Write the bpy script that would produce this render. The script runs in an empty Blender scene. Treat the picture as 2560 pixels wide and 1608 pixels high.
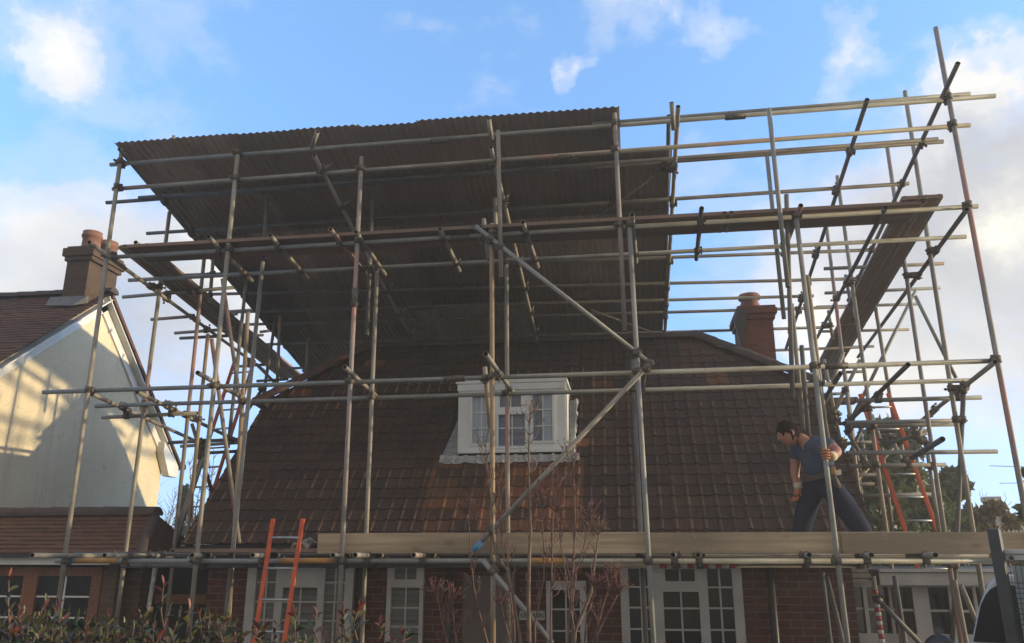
import bpy, bmesh, math, random
from mathutils import Vector, Matrix, Quaternion, noise as mnoise
R = math.radians
rnd = random.Random(7)
S = bpy.context.scene
COL = S.collection

# ------------------------------------------------------------------ camera
ZC = 2.1
cam_d = bpy.data.cameras.new('camera'); cam = bpy.data.objects.new('camera', cam_d); COL.objects.link(cam)
cam.location = (0, 0, ZC); cam.rotation_euler = (R(90 + 16.2), 0, R(8.0))
cam_d.sensor_width = 36; cam_d.lens = 2040 / 2560 * 36; cam_d.clip_start = 0.05; cam_d.clip_end = 3000
S.camera = cam
S.render.resolution_x, S.render.resolution_y = 1024, 643
S.view_settings.view_transform = 'Standard'; S.view_settings.look = 'None'
S.view_settings.exposure = 0.06; S.view_settings.gamma = 1.0; S.view_settings.use_curve_mapping = False
S.cycles.max_bounces = 6

# ------------------------------------------------------------------ sun
SUN_EL = 7.6
SUN_AZ = 3.5            # degrees behind the +X direction
sd = Vector((math.cos(R(SUN_EL)) * math.cos(R(SUN_AZ)), math.cos(R(SUN_EL)) * math.sin(R(SUN_AZ)), math.sin(R(SUN_EL))))
sun_l = bpy.data.lights.new('sun', 'SUN'); sun = bpy.data.objects.new('sun', sun_l); COL.objects.link(sun)
sun_l.energy = 5.0; sun_l.angle = R(0.9); sun_l.color = (1.0, 0.81, 0.49)
sun.rotation_euler = sd.to_track_quat('Z', 'Y').to_euler(); sun.location = (30, 0, 12)

# ------------------------------------------------------------------ pixel helpers (2560 x 1608 photograph pixels)
_p, _y = R(16.2), R(8.0)
CV = Vector((-math.sin(_y) * math.cos(_p), math.cos(_y) * math.cos(_p), math.sin(_p)))
CR = Vector((math.cos(_y), math.sin(_y), 0)); CU = CR.cross(CV); CC = Vector((0, 0, ZC))
def ray(x, y): return CV * 2040 + CR * (x - 1280) + CU * (804 - y)
def PY(x, y, Y): d = ray(x, y); return CC + d * (Y / d.y)
def PX(x, y, X): d = ray(x, y); return CC + d * (X / d.x)
def PZ(x, y, Z): d = ray(x, y); return CC + d * ((Z - ZC) / d.z)
TC = math.tan(R(12.45))
def PC(x, y, z0=6.42):
    d = ray(x, y); n = Vector((0, TC, 1)); p = Vector((0, 7.5, z0))
    return CC + d * ((p - CC).dot(n) / d.dot(n))
def zc(Y, z0=6.42): return z0 - TC * (Y - 7.5)
ROOF_A = 47.0; EY, EZ = 8.8, 2.25
def PR(x, y, off=0.0):
    d = ray(x, y); n = Vector((0, -math.sin(R(ROOF_A)), math.cos(R(ROOF_A)))); p = Vector((0, EY, EZ)) + n * off
    return CC + d * ((p - CC).dot(n) / d.dot(n))

# ------------------------------------------------------------------ node helpers
def N(nt, t, **kw):
    n = nt.nodes.new(t)
    for k, v in kw.items(): setattr(n, k, v)
    return n
def lk(nt, a, b): nt.links.new(a, b)
def setv(nt, sock, v):
    if hasattr(v, 'is_linked') or isinstance(v, bpy.types.NodeSocket): nt.links.new(v, sock)
    else: sock.default_value = v
def mth(nt, op, a, b=None, c=None, clamp=False):
    n = nt.nodes.new('ShaderNodeMath'); n.operation = op; n.use_clamp = clamp
    for i, v in enumerate((a, b, c)):
        if v is not None: setv(nt, n.inputs[i], v)
    return n.outputs[0]
def mix(nt, f, a, b, blend='MIX'):
    n = nt.nodes.new('ShaderNodeMix'); n.data_type = 'RGBA'; n.blend_type = blend
    setv(nt, n.inputs[0], f)
    for i, v in ((6, a), (7, b)):
        if isinstance(v, (tuple, list)): v = tuple(v) + ((1,) if len(v) == 3 else ())
        setv(nt, n.inputs[i], v)
    return n.outputs[2]
def ramp(nt, f, stops, interp='LINEAR'):
    n = nt.nodes.new('ShaderNodeValToRGB'); cr = n.color_ramp; cr.interpolation = interp
    while len(cr.elements) < len(stops): cr.elements.new(0.5)
    for e, (p, c) in zip(cr.elements, stops):
        e.position = p; e.color = (c, c, c, 1) if isinstance(c, (int, float)) else tuple(c) + (1,)
    setv(nt, n.inputs[0], f); return n.outputs[0]
def noise(nt, vec, scale, detail=3, rough=0.55, dist=0.0):
    n = nt.nodes.new('ShaderNodeTexNoise'); n.inputs['Scale'].default_value = scale
    n.inputs['Detail'].default_value = detail; n.inputs['Roughness'].default_value = rough; n.inputs['Distortion'].default_value = dist
    if vec is not None: nt.links.new(vec, n.inputs['Vector'])
    return n.outputs[0]
def new_mat(name, rough=0.7, metal=0.0, spec=0.5):
    m = bpy.data.materials.new(name); m.use_nodes = True; nt = m.node_tree
    b = nt.nodes['Principled BSDF']; b.inputs['Roughness'].default_value = rough; b.inputs['Metallic'].default_value = metal
    b.inputs['Specular IOR Level'].default_value = spec
    return m, nt, b
def bump(nt, b, h, strength=0.4, dist=0.02):
    n = nt.nodes.new('ShaderNodeBump'); n.inputs['Strength'].default_value = strength; n.inputs['Distance'].default_value = dist
    nt.links.new(h, n.inputs['Height']); nt.links.new(n.outputs[0], b.inputs['Normal'])
def coords(nt, kind='Object'):
    return nt.nodes.new('ShaderNodeTexCoord').outputs[kind]
def rand(nt): return nt.nodes.new('ShaderNodeObjectInfo').outputs['Random']
def vscale(nt, v, s):
    n = nt.nodes.new('ShaderNodeMapping'); n.inputs['Scale'].default_value = s; nt.links.new(v, n.inputs['Vector']); return n.outputs[0]
def vadd(nt, v, w):
    n = nt.nodes.new('ShaderNodeVectorMath'); n.operation = 'ADD'; nt.links.new(v, n.inputs[0]); nt.links.new(w, n.inputs[1]); return n.outputs[0]
def comb(nt, x, y, z):
    n = nt.nodes.new('ShaderNodeCombineXYZ')
    for i, v in enumerate((x, y, z)): setv(nt, n.inputs[i], v)
    return n.outputs[0]
def simple(name, c1, c2=None, scale=6, rough=0.7, metal=0.0, bmp=0.0, spec=0.5, stretch=(1, 1, 1), detail=4):
    m, nt, b = new_mat(name, rough, metal, spec)
    if c2 is None: c2 = tuple(x * 0.7 for x in c1)
    v = vscale(nt, coords(nt), stretch)
    off = comb(nt, mth(nt, 'MULTIPLY', rand(nt), 37.0), mth(nt, 'MULTIPLY', rand(nt), 91.0), 0.0)
    f = noise(nt, vadd(nt, v, off), scale, detail)
    col = mix(nt, ramp(nt, f, [(0.35, 0), (0.65, 1)]), c1, c2)
    lk(nt, col, b.inputs['Base Color'])
    if bmp: bump(nt, b, f, bmp, 0.01)
    return m

# ------------------------------------------------------------------ world: sky + clouds laid out by direction
W = bpy.data.worlds.new('World'); S.world = W; W.use_nodes = True
def build_world():
    nt = W.node_tree; bg = nt.nodes['Background']
    sky = N(nt, 'ShaderNodeTexSky', sky_type='NISHITA'); sky.sun_disc = False
    sky.sun_elevation = R(SUN_EL); sky.sun_rotation = R(90 - SUN_AZ)
    sky.air_density = 1.0; sky.dust_density = 0.3; sky.ozone_density = 1.6
    d = coords(nt, 'Generated')
    nrm = N(nt, 'ShaderNodeVectorMath', operation='NORMALIZE'); lk(nt, d, nrm.inputs[0]); d = nrm.outputs[0]
    wob = N(nt, 'ShaderNodeTexNoise'); wob.inputs['Scale'].default_value = 9.0; wob.inputs['Detail'].default_value = 5; wob.inputs['Roughness'].default_value = 0.62; lk(nt, d, wob.inputs['Vector'])
    w1 = N(nt, 'ShaderNodeVectorMath', operation='SUBTRACT'); lk(nt, wob.outputs['Color'], w1.inputs[0]); w1.inputs[1].default_value = (.5, .5, .5)
    w2 = N(nt, 'ShaderNodeVectorMath', operation='SCALE'); lk(nt, w1.outputs[0], w2.inputs[0]); w2.inputs['Scale'].default_value = 0.16
    dw = N(nt, 'ShaderNodeVectorMath', operation='NORMALIZE'); lk(nt, vadd(nt, d, w2.outputs[0]), dw.inputs[0]); dw = dw.outputs[0]
    n1 = noise(nt, vscale(nt, d, (1, 1, 1.5)), 4.2, 7, 0.58, 0.25)
    n2 = noise(nt, vscale(nt, d, (1, 1, 1.6)), 15.0, 6, 0.6, 0.2)
    nn = mth(nt, 'ADD', mth(nt, 'MULTIPLY', n1, 0.65), mth(nt, 'MULTIPLY', n2, 0.35))
    # centre (photo px), radius (px), weight
    blobs = [(110, 110, 105, .44), (200, 150, 60, .20), (40, 640, 160, .14), (250, 650, 150, .14), (450, 610, 140, .18), (60, 720, 190, .24), (300, 740, 200, .22), (520, 690, 190, .34), (420, 870, 260, .34),
             (330, 10, 120, .08), (2440, 222, 75, .55), (2340, 330, 110, .16), (2530, 400, 120, .16), (2500, 560, 220, .36), (2250, 600, 230, .26), (2360, 820, 230, .34), (2520, 130, 70, .16), (2150, 170, 60, .30),
             (2060, 640, 200, .22), (1440, 165, 42, .34), (1790, 85, 70, .26), (1640, 15, 45, .34), (1510, 30, 70, .20), (1200, 20, 120, .10), (2130, 70, 60, .24), (1740, 450, 110, .22), (620, 850, 120, .2), (2040, 830, 160, .30),
             (2650, 700, 300, .3), (-250, 700, 300, .15), (1350, 340, 70, .12), (330, 270, 90, .10), (1820, 250, 60, .12)]
    acc = None
    for (px, py, r, w) in blobs:
        c = ray(px, py).normalized(); ang = r / 2040.0
        dt = N(nt, 'ShaderNodeVectorMath', operation='DOT_PRODUCT'); lk(nt, dw, dt.inputs[0]); dt.inputs[1].default_value = c
        # 1-dot ~ ang^2/2  -> gaussian-ish
        g = mth(nt, 'POWER', 2.71828, mth(nt, 'MULTIPLY', mth(nt, 'SUBTRACT', 1.0, dt.outputs['Value']), -2.0 / (ang * ang)))
        g = mth(nt, 'MULTIPLY', g, w)
        acc = g if acc is None else mth(nt, 'ADD', acc, g)
    acc = mth(nt, 'MINIMUM', acc, 0.62)
    dens = mth(nt, 'ADD', mth(nt, 'MULTIPLY', mth(nt, 'SUBTRACT', nn, 0.515), 1.05), acc)
    mask = ramp(nt, dens, [(0.02, 0.0), (0.16, 0.26), (0.34, 0.72), (0.56, 1.0)], 'EASE')
    # brightness: thick parts are lit by the low sun, thin/low ones greyer
    gl = None
    for (px, py, r, w) in [(2530, 575, 85, 1.0), (2440, 225, 80, .75), (120, 105, 100, .35), (2330, 900, 170, .3), (520, 690, 130, .8), (60, 690, 160, .3), (2040, 880, 110, .8)]:
        c = ray(px, py).normalized(); ang = r / 2040.0
        dt = N(nt, 'ShaderNodeVectorMath', operation='DOT_PRODUCT'); lk(nt, dw, dt.inputs[0]); dt.inputs[1].default_value = c
        g = mth(nt, 'MULTIPLY', mth(nt, 'POWER', 2.71828, mth(nt, 'MULTIPLY', mth(nt, 'SUBTRACT', 1.0, dt.outputs['Value']), -2.0 / (ang * ang))), w)
        gl = g if gl is None else mth(nt, 'ADD', gl, g)
    shade = noise(nt, vscale(nt, d, (1, 1, 2)), 6.0, 4, 0.5)
    ccol = mix(nt, ramp(nt, shade, [(0.38, 0), (0.62, 1)]), (5.3, 5.5, 6.0), (6.6, 6.6, 6.8))
    gr = None                        # the shaded undersides of the big banks
    for (px, py, r, w) in [(2400, 700, 230, .8), (2520, 430, 110, .8), (2230, 520, 150, .5), (330, 850, 200, .7), (420, 720, 120, .35)]:
        c = ray(px, py).normalized(); ang = r / 2040.0
        dt = N(nt, 'ShaderNodeVectorMath', operation='DOT_PRODUCT'); lk(nt, dw, dt.inputs[0]); dt.inputs[1].default_value = c
        g = mth(nt, 'MULTIPLY', mth(nt, 'POWER', 2.71828, mth(nt, 'MULTIPLY', mth(nt, 'SUBTRACT', 1.0, dt.outputs['Value']), -2.0 / (ang * ang))), w)
        gr = g if gr is None else mth(nt, 'ADD', gr, g)
    ccol = mix(nt, mth(nt, 'MINIMUM', gr, 0.9), ccol, (3.7, 3.85, 4.2))
    gl = mth(nt, 'MULTIPLY', gl, ramp(nt, n1, [(0.36, 0.15), (0.62, 1.0)]))
    ccol = mix(nt, mth(nt, 'MINIMUM', gl, 1.0), ccol, (9.0, 8.4, 7.0))
    sx = N(nt, 'ShaderNodeSeparateXYZ'); lk(nt, d, sx.inputs[0])
    tint = ramp(nt, sx.outputs[2], [(0.0, (0.10, 0.18, 0.52)), (0.13, (0.16, 0.205, 0.36)), (0.30, (0.21, 0.258, 0.355)), (0.62, (0.29, 0.345, 0.42))])
    skyc = mix(nt, 1.0, sky.outputs[0], tint, 'MULTIPLY')
    sc = N(nt, 'ShaderNodeVectorMath', operation='SCALE'); lk(nt, skyc, sc.inputs[0]); sc.inputs['Scale'].default_value = 10.0
    skyc = sc.outputs[0]
    out = mix(nt, mask, skyc, ccol)
    # unseen overcast added behind the camera to warm and lift the fill light
    back = ramp(nt, mth(nt, 'MULTIPLY', sx.outputs[1], -1.0), [(0.0, 0.0), (0.45, 0.94)], 'EASE')
    out = mix(nt, back, out, (4.6, 4.2, 3.7))
    lk(nt, out, bg.inputs['Color']); bg.inputs['Strength'].default_value = 0.15
build_world()

# ------------------------------------------------------------------ mesh helpers
class MB:
    def __init__(s): s.v = []; s.f = []; s.m = []; s.sm = []; s.uv = {}
    def add(s, vs, fs, mi=0, smooth=False):
        o = len(s.v); s.v += [Vector(v) for v in vs]
        for f in fs: s.f.append([i + o for i in f]); s.m.append(mi); s.sm.append(smooth)
        return o
    def box(s, a, b, mi=0):
        x0, y0, z0 = a; x1, y1, z1 = b
        s.add([(x0, y0, z0), (x1, y0, z0), (x1, y1, z0), (x0, y1, z0), (x0, y0, z1), (x1, y0, z1), (x1, y1, z1), (x0, y1, z1)],
              [(0, 3, 2, 1), (4, 5, 6, 7), (0, 1, 5, 4), (1, 2, 6, 5), (2, 3, 7, 6), (3, 0, 4, 7)], mi)
    def hexa(s, bot, top, mi=0):     # two quads (same winding, counter-clockwise from above)
        s.add(list(bot) + list(top), [(0, 3, 2, 1), (4, 5, 6, 7), (0, 1, 5, 4), (1, 2, 6, 5), (2, 3, 7, 6), (3, 0, 4, 7)], mi)
    def prism(s, poly, d, mi=0):     # polygon of points extruded along vector d
        n = len(poly); d = Vector(d); vs = [Vector(p) for p in poly] + [Vector(p) + d for p in poly]
        fs = [tuple(range(n))[::-1], tuple(range(n, 2 * n))] + [(i, (i + 1) % n, n + (i + 1) % n, n + i) for i in range(n)]
        s.add(vs, fs, mi)
    def bar(s, a, b, w, h, mi=0, up=(0, 0, 1)):   # rectangular bar a->b
        a, b = Vector(a), Vector(b); t = (b - a).normalized(); u = Vector(up)
        if abs(t.dot(u)) > .97: u = Vector((0, 1, 0))
        r = t.cross(u).normalized(); u = r.cross(t)
        q = [(-1, -1), (1, -1), (1, 1), (-1, 1)]
        s.hexa([a + r * (x * w / 2) + u * (y * h / 2) for x, y in q][::-1], [b + r * (x * w / 2) + u * (y * h / 2) for x, y in q][::-1], mi)
    def cyl(s, a, b, r0, r1=None, n=12, mi=0, caps=True):
        a, b = Vector(a), Vector(b); r1 = r0 if r1 is None else r1
        t = (b - a).normalized(); u = t.orthogonal().normalized(); w = t.cross(u)
        o = len(s.v)
        for c, r in ((a, r0), (b, r1)):
            for i in range(n):
                an = 2 * math.pi * i / n; s.v.append(c + (u * math.cos(an) + w * math.sin(an)) * r)
        for i in range(n):
            j = (i + 1) % n; s.f.append([o + i, o + j, o + n + j, o + n + i]); s.m.append(mi); s.sm.append(True)
        if caps:
            s.f.append([o + i for i in range(n)][::-1]); s.m.append(mi); s.sm.append(False)
            s.f.append([o + n + i for i in range(n)]); s.m.append(mi); s.sm.append(False)
    def path(s, pts, rs, n=6, mi=0):
        pts = [Vector(p) for p in pts]; o = len(s.v); k = len(pts)
        u = None
        for i, p in enumerate(pts):
            t = (pts[min(i + 1, k - 1)] - pts[max(i - 1, 0)]).normalized()
            if u is None: u = t.orthogonal().normalized()
            u = (u - t * u.dot(t)).normalized(); w = t.cross(u)
            r = rs[i] if isinstance(rs, (list, tuple)) else rs
            for j in range(n):
                an = 2 * math.pi * j / n; s.v.append(p + (u * math.cos(an) + w * math.sin(an)) * r)
        for i in range(k - 1):
            for j in range(n):
                j2 = (j + 1) % n
                s.f.append([o + i * n + j, o + i * n + j2, o + (i + 1) * n + j2, o + (i + 1) * n + j]); s.m.append(mi); s.sm.append(True)
        s.f.append([o + j for j in range(n)][::-1]); s.m.append(mi); s.sm.append(False)
        s.f.append([o + (k - 1) * n + j for j in range(n)]); s.m.append(mi); s.sm.append(False)
    def lathe(s, c, prof, n=20, mi=0):      # prof: list of (r, z)
        o = len(s.v); c = Vector(c)
        for r, z in prof:
            for i in range(n):
                an = 2 * math.pi * i / n; s.v.append(c + Vector((r * math.cos(an), r * math.sin(an), z)))
        for k in range(len(prof) - 1):
            for i in range(n):
                j = (i + 1) % n; s.f.append([o + k * n + i, o + k * n + j, o + (k + 1) * n + j, o + (k + 1) * n + i]); s.m.append(mi); s.sm.append(True)
    def quad(s, a, b, c, d, mi=0): s.add([a, b, c, d], [(0, 1, 2, 3)], mi)
    def build(s, name, mats, parent=None, matrix=None, bevel=0.0):
        me = bpy.data.meshes.new(name); me.from_pydata([tuple(v) for v in s.v], [], s.f)
        if not isinstance(mats, (list, tuple)): mats = [mats]
        for m in mats: me.materials.append(m)
        me.polygons.foreach_set('material_index', s.m); me.polygons.foreach_set('use_smooth', s.sm)
        me.update()
        o = bpy.data.objects.new(name, me); COL.objects.link(o)
        if matrix is not None: o.matrix_world = matrix
        if parent is not None: adopt(o, parent)
        if bevel:
            md = o.modifiers.new('bevel', 'BEVEL'); md.width = bevel; md.segments = 2; md.limit_method = 'ANGLE'
        return o
WM = {}
def wmat(o):                       # world matrix without a depsgraph update
    if o.name in WM: return WM[o.name]
    return o.matrix_basis.copy()
def adopt(o, parent):
    w = o.matrix_basis.copy(); WM[o.name] = w
    o.parent = parent; o.matrix_parent_inverse = wmat(parent).inverted()
def empty(name, loc):
    o = bpy.data.objects.new(name, None); COL.objects.link(o); o.location = loc; o.empty_display_size = 0.2
    return o
def tag(o, label=None, cat=None, group=None, kind=None):
    if label: o['label'] = label
    if cat: o['category'] = cat
    if group: o['group'] = group
    if kind: o['kind'] = kind
    return o
def thing(name, loc, label, cat, group=None): return tag(empty(name, loc), label, cat, group)

# ------------------------------------------------------------------ materials
M = {}
def tube_mat(name, base, dark, patch=None, patch_amt=0.0, metal=0.55):
    m, nt, b = new_mat(name, 0.5, metal * .5, 0.22)
    v = coords(nt); rn = rand(nt)
    off = comb(nt, mth(nt, 'MULTIPLY', rn, 53.0), mth(nt, 'MULTIPLY', rn, 17.0), mth(nt, 'MULTIPLY', rn, 71.0))
    vv = vadd(nt, v, off)
    f = noise(nt, vscale(nt, vv, (9, 9, 2.2)), 1.6, 5, 0.6)
    c = mix(nt, ramp(nt, f, [(0.3, 0), (0.7, 1)]), base, dark)
    spk = noise(nt, vv, 46, 3, 0.6)
    c = mix(nt, ramp(nt, spk, [(0.60, 0), (0.70, 0.7)]), c, (0.16, 0.09, 0.055))
    if patch:
        g = noise(nt, vscale(nt, vv, (0.5, 0.5, 0.9)), 1.0, 3, 0.5)
        c = mix(nt, ramp(nt, g, [(0.62 - patch_amt, 0), (0.70 - patch_amt, 0.9)]), c, patch)
        rg = ramp(nt, g, [(0.62 - patch_amt, metal * .5), (0.70 - patch_amt, 0.03)])
        lk(nt, rg, b.inputs['Metallic'])
    lk(nt, c, b.inputs['Base Color'])
    lk(nt, ramp(nt, f, [(0.2, 0.55), (0.8, 0.78)]), b.inputs['Roughness'])
    bump(nt, b, spk, 0.12, 0.004)
    return m
M['tube'] = tube_mat('galvanised_tube', (0.33, 0.325, 0.30), (0.20, 0.195, 0.175), metal=.35)
M['tube_warm'] = tube_mat('galvanised_tube_worn', (0.35, 0.32, 0.265), (0.21, 0.185, 0.15), (0.38, 0.22, 0.18), 0.02, .35)
M['tube_red'] = tube_mat('red_marked_tube', (0.32, 0.29, 0.265), (0.20, 0.17, 0.15), (0.38, 0.20, 0.17), 0.07, .35)
M['tube_rust'] = tube_mat('rusty_tube', (0.35, 0.265, 0.165), (0.24, 0.175, 0.11), (0.36, 0.32, 0.27), 0.06, 0.15)
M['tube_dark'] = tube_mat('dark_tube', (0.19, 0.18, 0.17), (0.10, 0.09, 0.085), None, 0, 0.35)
M['coupler'] = simple('coupler_steel', (0.16, 0.13, 0.10), (0.09, 0.07, 0.055), 30, 0.65, 0.4)
M['yellow_sleeve'] = simple('ochre_painted_tube', (0.55, 0.28, 0.07), (0.34, 0.17, 0.06), 9, 0.6)
M['blue_tape'] = simple('blue_tape', (0.08, 0.26, 0.46), (0.07, 0.2, 0.38), 9, 0.5)
M['tape_red'] = simple('red_tape', (0.42, 0.05, 0.04), (0.32, 0.045, 0.04), 12, 0.5)
M['tape_white'] = simple('white_tape', (0.55, 0.53, 0.50), (0.44, 0.42, 0.40), 12, 0.5)
M['hole'] = simple('tube_bore_shade', (0.02, 0.018, 0.016), (0.01, 0.01, 0.01), 9, 0.9)  # near-black colour stands in for the shade inside open tube ends

def wood(name, c1, c2, c3, axis=0, rough=0.85):
    m, nt, b = new_mat(name, rough, 0, 0.25)
    v = coords(nt); rn = rand(nt)
    v = vadd(nt, v, comb(nt, mth(nt, 'MULTIPLY', rn, 31.0), mth(nt, 'MULTIPLY', rn, 13.0), mth(nt, 'MULTIPLY', rn, 7.0)))
    st = [22, 22, 22]; st[axis] = 0.9
    g = noise(nt, vscale(nt, v, st), 1.0, 6, 0.65, 0.6)
    st2 = [3, 3, 3]; st2[axis] = 0.5
    h = noise(nt, vscale(nt, v, st2), 1.0, 3, 0.5)
    kn = N(nt, 'ShaderNodeTexVoronoi'); st3 = [4, 4, 4]; st3[axis] = 1.9; lk(nt, vscale(nt, v, st3), kn.inputs['Vector']); kn.inputs['Scale'].default_value = 1.0
    c = mix(nt, ramp(nt, g, [(0.38, 0), (0.62, 1)]), c1, c2)
    c = mix(nt, ramp(nt, h, [(0.44, 0), (0.60, 0.8)]), c, c3)
    c = mix(nt, ramp(nt, noise(nt, v, 55, 3, 0.7), [(0.62, 0), (0.68, 0.7)]), c, (0.42, 0.38, 0.31))
    c = mix(nt, ramp(nt, kn.outputs['Distance'], [(0.05, 0.75), (0.14, 0.0)]), c, tuple(x * 0.35 for x in c1))
    lk(nt, c, b.inputs['Base Color']); bump(nt, b, g, 0.3, 0.004)
    return m
M['toe_wood'] = wood('weathered_pale_plank', (0.50, 0.375, 0.25), (0.35, 0.255, 0.165), (0.19, 0.155, 0.105))
M['board_x'] = wood('scaffold_board_timber', (0.28, 0.18, 0.135), (0.20, 0.13, 0.10), (0.16, 0.12, 0.095))
M['board_y'] = wood('scaffold_board_timber_lengthways', (0.30, 0.195, 0.15), (0.235, 0.155, 0.12), (0.20, 0.145, 0.115), 1)
M['strap'] = simple('board_end_strap', (0.35, 0.33, 0.30), (0.2, 0.17, 0.14), 20, 0.5, 0.6)

def brick_mat(name, c1, c2, mortar, cw=0.225, ch=0.075, axis='x', msize=0.012, dirt=0.4):
    m, nt, b = new_mat(name, 0.9, 0, 0.2)
    v = coords(nt); sp = N(nt, 'ShaderNodeSeparateXYZ'); lk(nt, v, sp.inputs[0])
    u = sp.outputs[0] if axis == 'x' else (sp.outputs[1] if axis == 'y' else mth(nt, 'ADD', sp.outputs[0], sp.outputs[1]))
    uv = comb(nt, u, sp.outputs[2], 0.0)
    br = N(nt, 'ShaderNodeTexBrick'); lk(nt, uv, br.inputs['Vector'])
    br.inputs['Scale'].default_value = 1; br.inputs['Brick Width'].default_value = cw; br.inputs['Row Height'].default_value = ch
    br.inputs['Mortar Size'].default_value = msize / 2; br.inputs['Mortar Smooth'].default_value = 0.2; br.inputs['Bias'].default_value = 0.0
    br.inputs['Color1'].default_value = c1 + (1,); br.inputs['Color2'].default_value = c2 + (1,); br.inputs['Mortar'].default_value = mortar + (1,)
    n1 = noise(nt, v, 5, 4, 0.6); n2 = noise(nt, v, 60, 3)
    c = mix(nt, mth(nt, 'MULTIPLY', ramp(nt, n1, [(0.4, 0), (0.7, 1)]), dirt), br.outputs['Color'], tuple(x * 0.45 for x in c1))
    c = mix(nt, ramp(nt, n2, [(0.35, 0.35), (0.6, 0)]), c, tuple(x * 0.5 for x in c2))
    lk(nt, c, b.inputs['Base Color'])
    inv = mth(nt, 'SUBTRACT', 1.0, br.outputs['Fac']); h = mth(nt, 'ADD', inv, mth(nt, 'MULTIPLY', n2, 0.3))
    bump(nt, b, h, 0.5, 0.008)
    return m
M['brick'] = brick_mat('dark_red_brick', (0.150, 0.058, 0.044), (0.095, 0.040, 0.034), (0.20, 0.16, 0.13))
M['brick_chim'] = brick_mat('chimney_brick', (0.24, 0.085, 0.055), (0.17, 0.06, 0.045), (0.16, 0.12, 0.10), axis='xy')
M['brick_old'] = brick_mat('brown_chimney_brick', (0.125, 0.076, 0.046), (0.085, 0.055, 0.036), (0.11, 0.085, 0.06), axis='xy')
M['brick_brown'] = brick_mat('brown_pier_brick', (0.15, 0.09, 0.06), (0.11, 0.07, 0.05), (0.16, 0.13, 0.10), axis='xy')

def render_mat():
    m, nt, b = new_mat('cream_render', 0.95, 0, 0.1); v = coords(nt)
    n1 = noise(nt, v, 1.1, 4, 0.6); n2 = noise(nt, v, 45, 4, 0.7); n3 = noise(nt, vscale(nt, v, (1, 1, 0.6)), 6, 5, 0.7); n4 = noise(nt, vscale(nt, v, (2.2, 2.2, 0.22)), 2.2, 5, 0.65)
    c = mix(nt, ramp(nt, n1, [(0.35, 0), (0.7, 1)]), (0.80, 0.685, 0.475), (0.70, 0.59, 0.41))
    c = mix(nt, ramp(nt, n4, [(0.52, 0), (0.72, 0.5)]), c, (0.50, 0.45, 0.37))
    c = mix(nt, ramp(nt, n3, [(0.63, 0), (0.70, 0.6)]), c, (0.26, 0.23, 0.20))
    n5 = noise(nt, v, 13, 5, 0.75)
    c = mix(nt, ramp(nt, n5, [(0.61, 0), (0.66, 0.65)]), c, (0.30, 0.26, 0.22))
    c = mix(nt, ramp(nt, n2, [(0.35, 0.35), (0.6, 0)]), c, (0.42, 0.37, 0.29))
    lk(nt, c, b.inputs['Base Color']); bump(nt, b, n2, 0.7, 0.016)
    return m
M['render'] = render_mat()
M['white_wood'] = simple('white_painted_wood', (0.74, 0.73, 0.69), (0.62, 0.60, 0.55), 5, 0.55)
M['upvc'] = simple('white_window_frame', (0.76, 0.77, 0.76), (0.68, 0.69, 0.67), 4, 0.4)
M['shaded_white'] = simple('shaded_white_frame', (0.47, 0.45, 0.43), (0.37, 0.35, 0.335), 4, 0.5)  # white frames, greyed in the colour for the shade under eaves and boards
M['brown_wood'] = wood('brown_stained_timber', (0.26, 0.11, 0.055), (0.18, 0.075, 0.04), (0.16, 0.075, 0.045), 2, 0.6)
M['lead'] = simple('lead_flashing', (0.40, 0.41, 0.40), (0.27, 0.29, 0.29), 14, 0.6, 0.2, 0.3)
M['lead_dark'] = simple('dark_lead_flashing', (0.17, 0.165, 0.16), (0.12, 0.12, 0.115), 14, 0.7, 0.1, 0.3)
M['lead_white'] = simple('whitish_lead_flashing', (0.50, 0.485, 0.45), (0.36, 0.355, 0.34), 16, 0.65, 0.1, 0.4)
M['gutter'] = simple('black_plastic_gutter', (0.022, 0.02, 0.019), (0.035, 0.03, 0.028), 8, 0.5)
M['clay'] = simple('terracotta_pot', (0.25, 0.115, 0.065), (0.17, 0.08, 0.05), 9, 0.8, 0, 0.2)
M['clay_dark'] = simple('sooty_terracotta_pot', (0.30, 0.12, 0.07), (0.15, 0.075, 0.055), 9, 0.85, 0, 0.2)
M['mortar'] = simple('cement_flaunching', (0.30, 0.27, 0.23), (0.22, 0.19, 0.16), 12, 0.95, 0, 0.3)
M['black'] = simple('black_plastic', (0.015, 0.015, 0.016), (0.025, 0.025, 0.026), 8, 0.45)
M['dark_gap'] = simple('dark_gap_boards', (0.03, 0.026, 0.023), (0.02, 0.018, 0.016), 3, 0.9)  # near-black boards stand in for the darkness of the side gap
def glass_mat(name, tint, refl=0.06):
    m, nt, b = new_mat(name, 0.06, 0, 0.6); v = coords(nt)
    n = noise(nt, v, 1.6, 3, 0.5)
    c = mix(nt, ramp(nt, n, [(0.3, 0), (0.7, 1)]), tint, tuple(x * 0.5 for x in tint)); lk(nt, c, b.inputs['Base Color'])
    b.inputs['Specular IOR Level'].default_value = 0.45; b.inputs['Coat Weight'].default_value = 0.0; b.inputs['Coat Roughness'].default_value = 0.02
    bump(nt, b, noise(nt, v, 2.2, 2), 0.03, 0.05)
    return m
M['glass'] = glass_mat('dark_window_glass', (0.020, 0.021, 0.020))
M['glass_sky'] = glass_mat('dormer_sky_glass', (0.22, 0.27, 0.36))  # pale blue base stands in for sky reflected in the panes
M['curtain'] = simple('pale_net_curtain', (0.50, 0.55, 0.62), (0.36, 0.42, 0.50), 3, 0.9, stretch=(22, 22, 0.6))
M['blind'] = simple('pale_slatted_blind', (0.20, 0.19, 0.175), (0.09, 0.085, 0.08), 1.0, 0.7, stretch=(0.3, 0.3, 32))
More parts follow.
